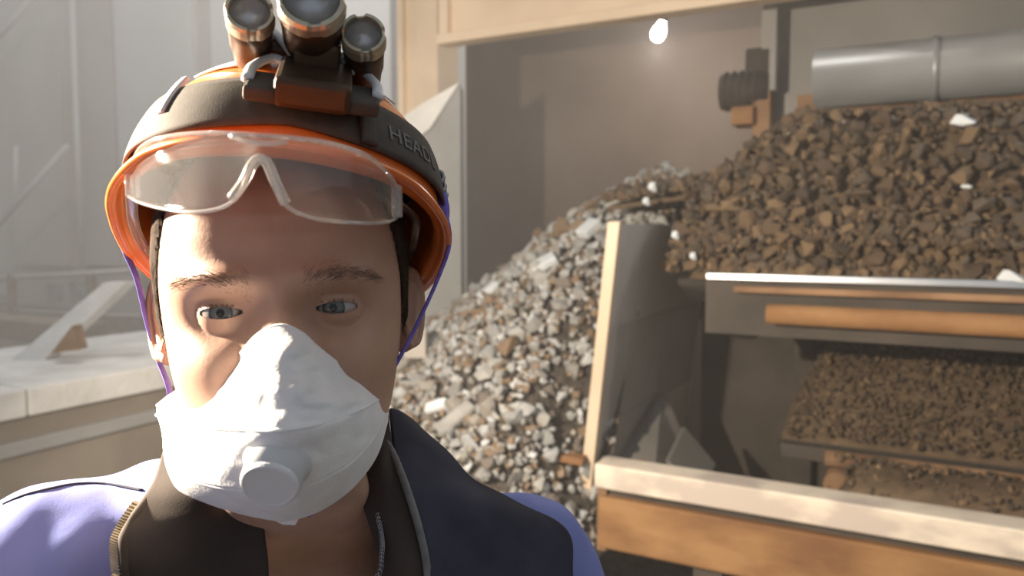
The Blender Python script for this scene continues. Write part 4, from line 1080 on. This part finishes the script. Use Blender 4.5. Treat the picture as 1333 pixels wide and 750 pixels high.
for i in range(1, 30):
    ph = PI / 2 * i / 29
    g.append([tuple(K(dome(2 * PI * j / NA - PI, ph) + Vector((0, 0, rim_drop(2 * PI * j / NA - PI) * (i / 29) ** 6)))) for j in range(NA)])
for e in (.25, .5, .75, 1.0):
    row = []
    for j in range(NA):
        a = 2 * PI * j / NA - PI; p = dome(a, PI / 2); d = Vector((p.x / hw, p.y / hf_, 0)).normalized()
        row.append(tuple(K(p + d * rim_out(a) * e + Vector((0, 0, rim_drop(a) - .006 * e * e)))))
    g.append(row)
m = MB(); m.grid(g, True); top = len(m.v); m.v.append(tuple(K((0, 0, hh)))); m.f += [(j, (j + 1) % NA, top) for j in range(NA)]
o = m.build('shell', 'helmet', hm, True); modify(o, [('SOLIDIFY', dict(thickness=.0028, offset=-1))]); smooth_all(o.data)
MB().tube(list(map(Vector, g[-1])) + [Vector(g[-1][0])], .0019, 6, cap=False).build('rim_bead', 'helmet', hm, True)
# harness inside
g = []
for zz, e in ((.050, 0), (.040, .001), (.028, .0), (.020, 0)):
    g.append([tuple(K((.082 * math.sin(a) * (1 - e), -.100 * math.cos(a) if math.cos(a) > 0 else -.108 * math.cos(a), zz))) for a in np.linspace(-PI, PI, 80, endpoint=False)])
o = MB().grid(g, True).build('headband', 'harness', hm, True); modify(o, [('SOLIDIFY', dict(thickness=.003))])
for a in (.75, 1.5, 2.3, -.75, -1.5, -2.3):
    pts = [K((.088 * math.sin(a), -.105 * math.cos(a), .02)), K(dome(a, 1.15, -.008)), K(dome(a, .6, -.014)), K(dome(a, .2, -.022))]
    MB().tube(spline([tuple(p) for p in pts], 14), .007, 8, flat=.2).build('cradle_strap', 'harness', hm, True)
# chin strap
def strap(name, pts, r, mat, flat=.3, n=40, parent=hm): return MB().tube(spline([tuple(p) for p in pts], n), r, 8, flat=flat).build(name, mat, parent, True)
strap('chin_strap', [P(569, 236, .520), P(577, 265, .516), P(586, 312, .505), P(572, 358, .505), P(545, 418, .497), P(518, 470, .487), P(500, 500, .480), P(494, 540, .478), P(470, 620, .47), P(400, 672, .455)], .0042, 'purple')
strap('chin_strap', [P(146, 270, .505), P(160, 320, .505), P(178, 362, .508), P(192, 420, .508), P(207, 470, .503), P(221, 510, .495), P(225, 570, .49), P(250, 640, .48), P(330, 668, .455)], .0036, 'purple')
# metal clip and violet lanyard on the side
cc = MB()
for k, (px, py, d_) in enumerate(((569, 231, .516), (571, 243, .515), (573, 254, .514))):
    c = P(px, py, d_); cc.tube([c + Vector((.0042 * math.cos(q), .002 * math.sin(q), .0042 * math.sin(q))) for q in np.linspace(0, 2 * PI, 17)], .0016, 6, cap=False)
cc.build('strap_clip', 'metal', hm, True)
strap('lanyard', [P(570, 246, .514), P(575, 258, .511), P(578, 272, .511), P(577, 290, .511)], .0046, 'purple', .6, 16)
# pale reflective patches on the crown, the sky's gloss put into the colour
def dome_patch(name, a0, a1, p0, p1, off, mat, parent, na=24, np_=10, th=.001, skew=0.0, fr=None):
    g = []
    for i in range(np_ + 1):
        f = i / np_; row = []
        for j in range(na + 1):
            h = j / na; a = a0 + (a1 - a0) * h
            lo__, hi__ = (fr(a) if fr else (p0, p1))
            row.append(tuple(K(dome(a + skew * f, lo__ + (hi__ - lo__) * f, off))))
        g.append(row)
    o = MB().grid(g).build(name, mat, parent, True); modify(o, [('SOLIDIFY', dict(thickness=th, offset=0))]); smooth_all(o.data); return o
dome_patch('gloss_patch', .52, .95, .52, .80, .0012, 'sky_gloss', hm)
dome_patch('gloss_patch', -.95, -.30, .45, .82, .0012, 'sky_gloss', hm)

# ---- headlamp with elastic strap
hl = thing('headlamp', K(dome(0, .9, .01)), 'three-lens headlamp on a black elastic strap round the orange helmet', 'headlamp')
def band(a): 
    c = 1.20 + .10 * min(1, abs(a) / 1.4) ; return (c - .18, c + .18)
dome_patch('head_strap', -2.9, 2.9, 0, 0, .0028, 'strapband', hl, 90, 8, .0018, fr=band)
dome_patch('strap_buckle', -.80, -.74, .98, 1.28, .0044, 'bracket_pale', hl, 4, 10, .0022)
dome_patch('strap_slider', .36, .45, 1.02, 1.40, .005, 'strapband', hl, 6, 10, .0025)
# lettering on the strap
cu = bpy.data.curves.new('lettering', 'FONT'); cu.body = 'HEADL'; cu.size = .0155; cu.extrude = .0002; cu.space_character = 1.12
to = bpy.data.objects.new('tmp_text', cu); COL.objects.link(to)
bpy.context.view_layer.update(); dg = bpy.context.evaluated_depsgraph_get(); tme = bpy.data.meshes.new_from_object(to.evaluated_get(dg)); bpy.data.objects.remove(to)
bm = bmesh.new(); bm.from_mesh(tme); bmesh.ops.subdivide_edges(bm, edges=[e for e in bm.edges if e.calc_length() > .004], cuts=2); bmesh.ops.triangulate(bm, faces=bm.faces[:])
for q in bm.verts:
    a = .55 + q.co.x / .105; lo__, hi__ = band(a); ph = hi__ - .11 - q.co.y / .105
    q.co = K(dome(a, ph, .0042 + q.co.z))
bm.to_mesh(tme); bm.free()
M['print'] = pm('grey_print', (.20, .19, .18), rough=.8)
link('lettering', tme, 'print', hl)
# mount
mc = K(dome(.10, 1.16, .004)); zl = (HHR @ Vector((0, -.62, .78))).normalized(); xl_ = (HHR @ Vector((1, 0, 0))).normalized(); yl = zl.cross(xl_)
MM = Matrix((xl_, yl, zl)).transposed().to_4x4(); MM.translation = mc
MB().box((-.019, -.024, -.002), (.019, .020, .014), MM, .003).build('mount_block', 'lampbody', hl)
MB().box((-.034, -.020, -.002), (.034, .010, .006), MM, .002).build('mount_plate', 'strapband', hl)
MB().box((-.012, .006, .010), (.012, .034, .026), MM, .003).build('hinge', 'lampbody', hl)
for s in (-1, 1):
    strap('bracket_arm', [MM @ Vector((s * .015, .016, .010)), MM @ Vector((s * .024, .022, .010)), MM @ Vector((s * .032, .008, .008)), MM @ Vector((s * .033, -.008, .006))], .0034, 'bracket_pale', .7, 16, hl)
    strap('bracket_arm', [MM @ Vector((s * .012, .022, .013)), MM @ Vector((s * .020, .032, .018)), MM @ Vector((s * .026, .040, .020))], .0036, 'bracket_pale', .7, 12, hl)
def torch(c, r, axis, ln_, name):
    TMx = Matrix.Translation(c) @ axis.to_track_quat('Z', 'Y').to_matrix().to_4x4()
    o = MB().lathe([(r * .6, -ln_), (r * .78, -ln_ * .96), (r * .84, -ln_ * .72), (r * .92, -ln_ * .60), (r * .93, -ln_ * .36), (r * .95, -ln_ * .30), (r * .97, -.002), (r * .82, -.001), (r * .6, -ln_ * .25), (r * .2, -ln_ * .4)], TMx, 40).build(name, 'lampbody', hl, True)
    m = MB(); pr = [(r * .96, -.007), (r * 1.04, -.006), (r * 1.04, .001), (r * .98, .0035), (r * .84, .0035), (r * .82, -.002)]
    n = 48; v = []; f = []
    for (rr, h) in pr:
        for k in range(n):
            sc = 1 - (.06 if (k % 12) < 3 and rr > r * .95 else 0); an = 2 * PI * k / n
            v.append(TMx @ Vector((rr * sc * math.cos(an), rr * sc * math.sin(an), h - (.0018 if (k % 12) < 3 and h > 0 else 0))))
    for i in range(len(pr) - 1):
        for k in range(n): f.append((i * n + k, i * n + (k + 1) % n, (i + 1) * n + (k + 1) % n, (i + 1) * n + k))
    m.add(v, f); m.build('bezel', 'bezel', o)
    MB().lathe([(r * .83, .0004), (r * .83, .0012), (r * .4, .0022), (.0005, .0026)], TMx, 32).build('lens', 'torch_lens', o, True)
    MB().lathe([(r * .80, -.001), (r * .62, -ln_ * .16), (r * .36, -ln_ * .30), (r * .12, -ln_ * .36), (.0004, -ln_ * .36)], TMx, 32).build('reflector', 'steel_bright', o, True)
    MB().lathe([(r * .16, -ln_ * .36), (r * .16, -ln_ * .30), (.0004, -ln_ * .29)], TMx, 12).build('emitter', 'valve', o)
cam0 = Vector((0, 0, CZ))
for (px, py, d_, r, ln_) in ((405, 1, .392, .0168, .058), (325, 18, .402, .0122, .046), (473, 47, .415, .0118, .046)):
    c = P(px, py, d_); ax = ((cam0 - c).normalized() + Vector((0, -.05, .58))).normalized(); torch(c, r, ax, ln_, 'torch_head')
strap('torch_bar', [P(330, 56, .432), P(365, 66, .436), P(405, 72, .44), P(440, 80, .44), P(468, 86, .444)], .007, 'lampbody', .8, 20, hl)

# ---- safety glasses resting on the brim
sg = thing('safety_glasses', P(345, 225, .345), 'clear wraparound safety glasses pushed up onto the helmet brim', 'safety glasses')
top_ = spline([(171, 214, .405), (186, 190, .388), (215, 178, .372), (270, 173, .355), (335, 176, .346), (395, 181, .346), (440, 189, .352), (478, 203, .366), (505, 226, .384), (518, 246, .402)], 81)
bot_ = spline([(168, 256, .407), (180, 263, .392), (208, 271, .372), (250, 276, .352), (290, 270, .343), (312, 251, .339), (325, 222, .338), (334, 209, .338), (347, 212, .338), (358, 236, .338), (371, 266, .338), (400, 282, .343), (440, 289, .354), (480, 291, .372), (505, 289, .390), (516, 284, .402)], 161)
# resample both along x
def at_x(c, n):
    xs_ = np.linspace(0, 1, n); ln_ = c[:, 0]; f = (ln_ - ln_[0]) / (ln_[-1] - ln_[0]); return np.stack([np.interp(xs_, f, c[:, k]) for k in range(3)], 1)
tp, bt_ = at_x(top_, 121), at_x(bot_, 121)
g = []
for i in range(13):
    f = i / 12; row = []
    for j in range(121):
        c = tp[j] * (1 - f) + bt_[j] * f; row.append(tuple(P(c[0], c[1], c[2] - .004 * math.sin(PI * f))))
    g.append(row)
o = MB().grid(g).build('lens', 'lens', sg, True); modify(o, [('SOLIDIFY', dict(thickness=.0018))]); smooth_all(o.data)
MB().tube([Vector(p) for p in g[0]], .0011, 6).build('upper_rim', 'lens_rim', sg, True)
MB().tube([Vector(p) for p in g[-1]], .0009, 6).build('lower_rim', 'lens_rim', sg, True)
MB().tube(spline([tuple(P(*c)) for c in ((302, 258, .340), (318, 236, .337), (328, 215, .335), (338, 207, .335), (348, 213, .335), (358, 236, .335), (372, 265, .336))], 40), .0024, 8).build('nose_piece', 'lens_rim', sg, True)
MB().tube(spline([tuple(P(*c)) for c in ((300, 177, .345), (325, 185, .341), (350, 187, .340), (374, 185, .342))], 16), .0012, 6).build('brow_moulding', 'lens_rim', sg, True)
for (px, py, d_, s) in ((516, 262, .402, 1), (170, 236, .405, -1)):
    c = P(px, py, d_); MB().box((-.0025, -.002, -.0085), (.0025, .006, .0085), Matrix.Translation(c), .001).build('hinge_block', 'lens_rim', sg)
    e1 = H((s * .081, -.045, .052)); e2 = H((s * .084, .0, .040)); e3 = H((s * .084, .05, .030))
    MB().tube(spline([tuple(q) for q in (c, e1, e2, e3)], 24), .003, 8, flat=.4).build('temple_arm', 'lens', sg, True)

# ================================================================== HAZE
hz_m = bpy.data.materials.new('dust_haze'); hz_m.use_nodes = True; nt = hz_m.node_tree; nt.nodes.clear()
ou = nt.nodes.new('ShaderNodeOutputMaterial'); vs = nt.nodes.new('ShaderNodeVolumeScatter'); vs.inputs['Color'].default_value = (.95, .92, .88, 1)
vs.inputs['Density'].default_value = HAZE_DENSITY; vs.inputs['Anisotropy'].default_value = .3; nt.links.new(vs.outputs[0], ou.inputs['Volume'])
MB().box((-24, .95, .01), (12, 24, 9)).build('dust_haze', hz_m, kind='stuff', label='dusty air haze filling the plant hall', category='haze')
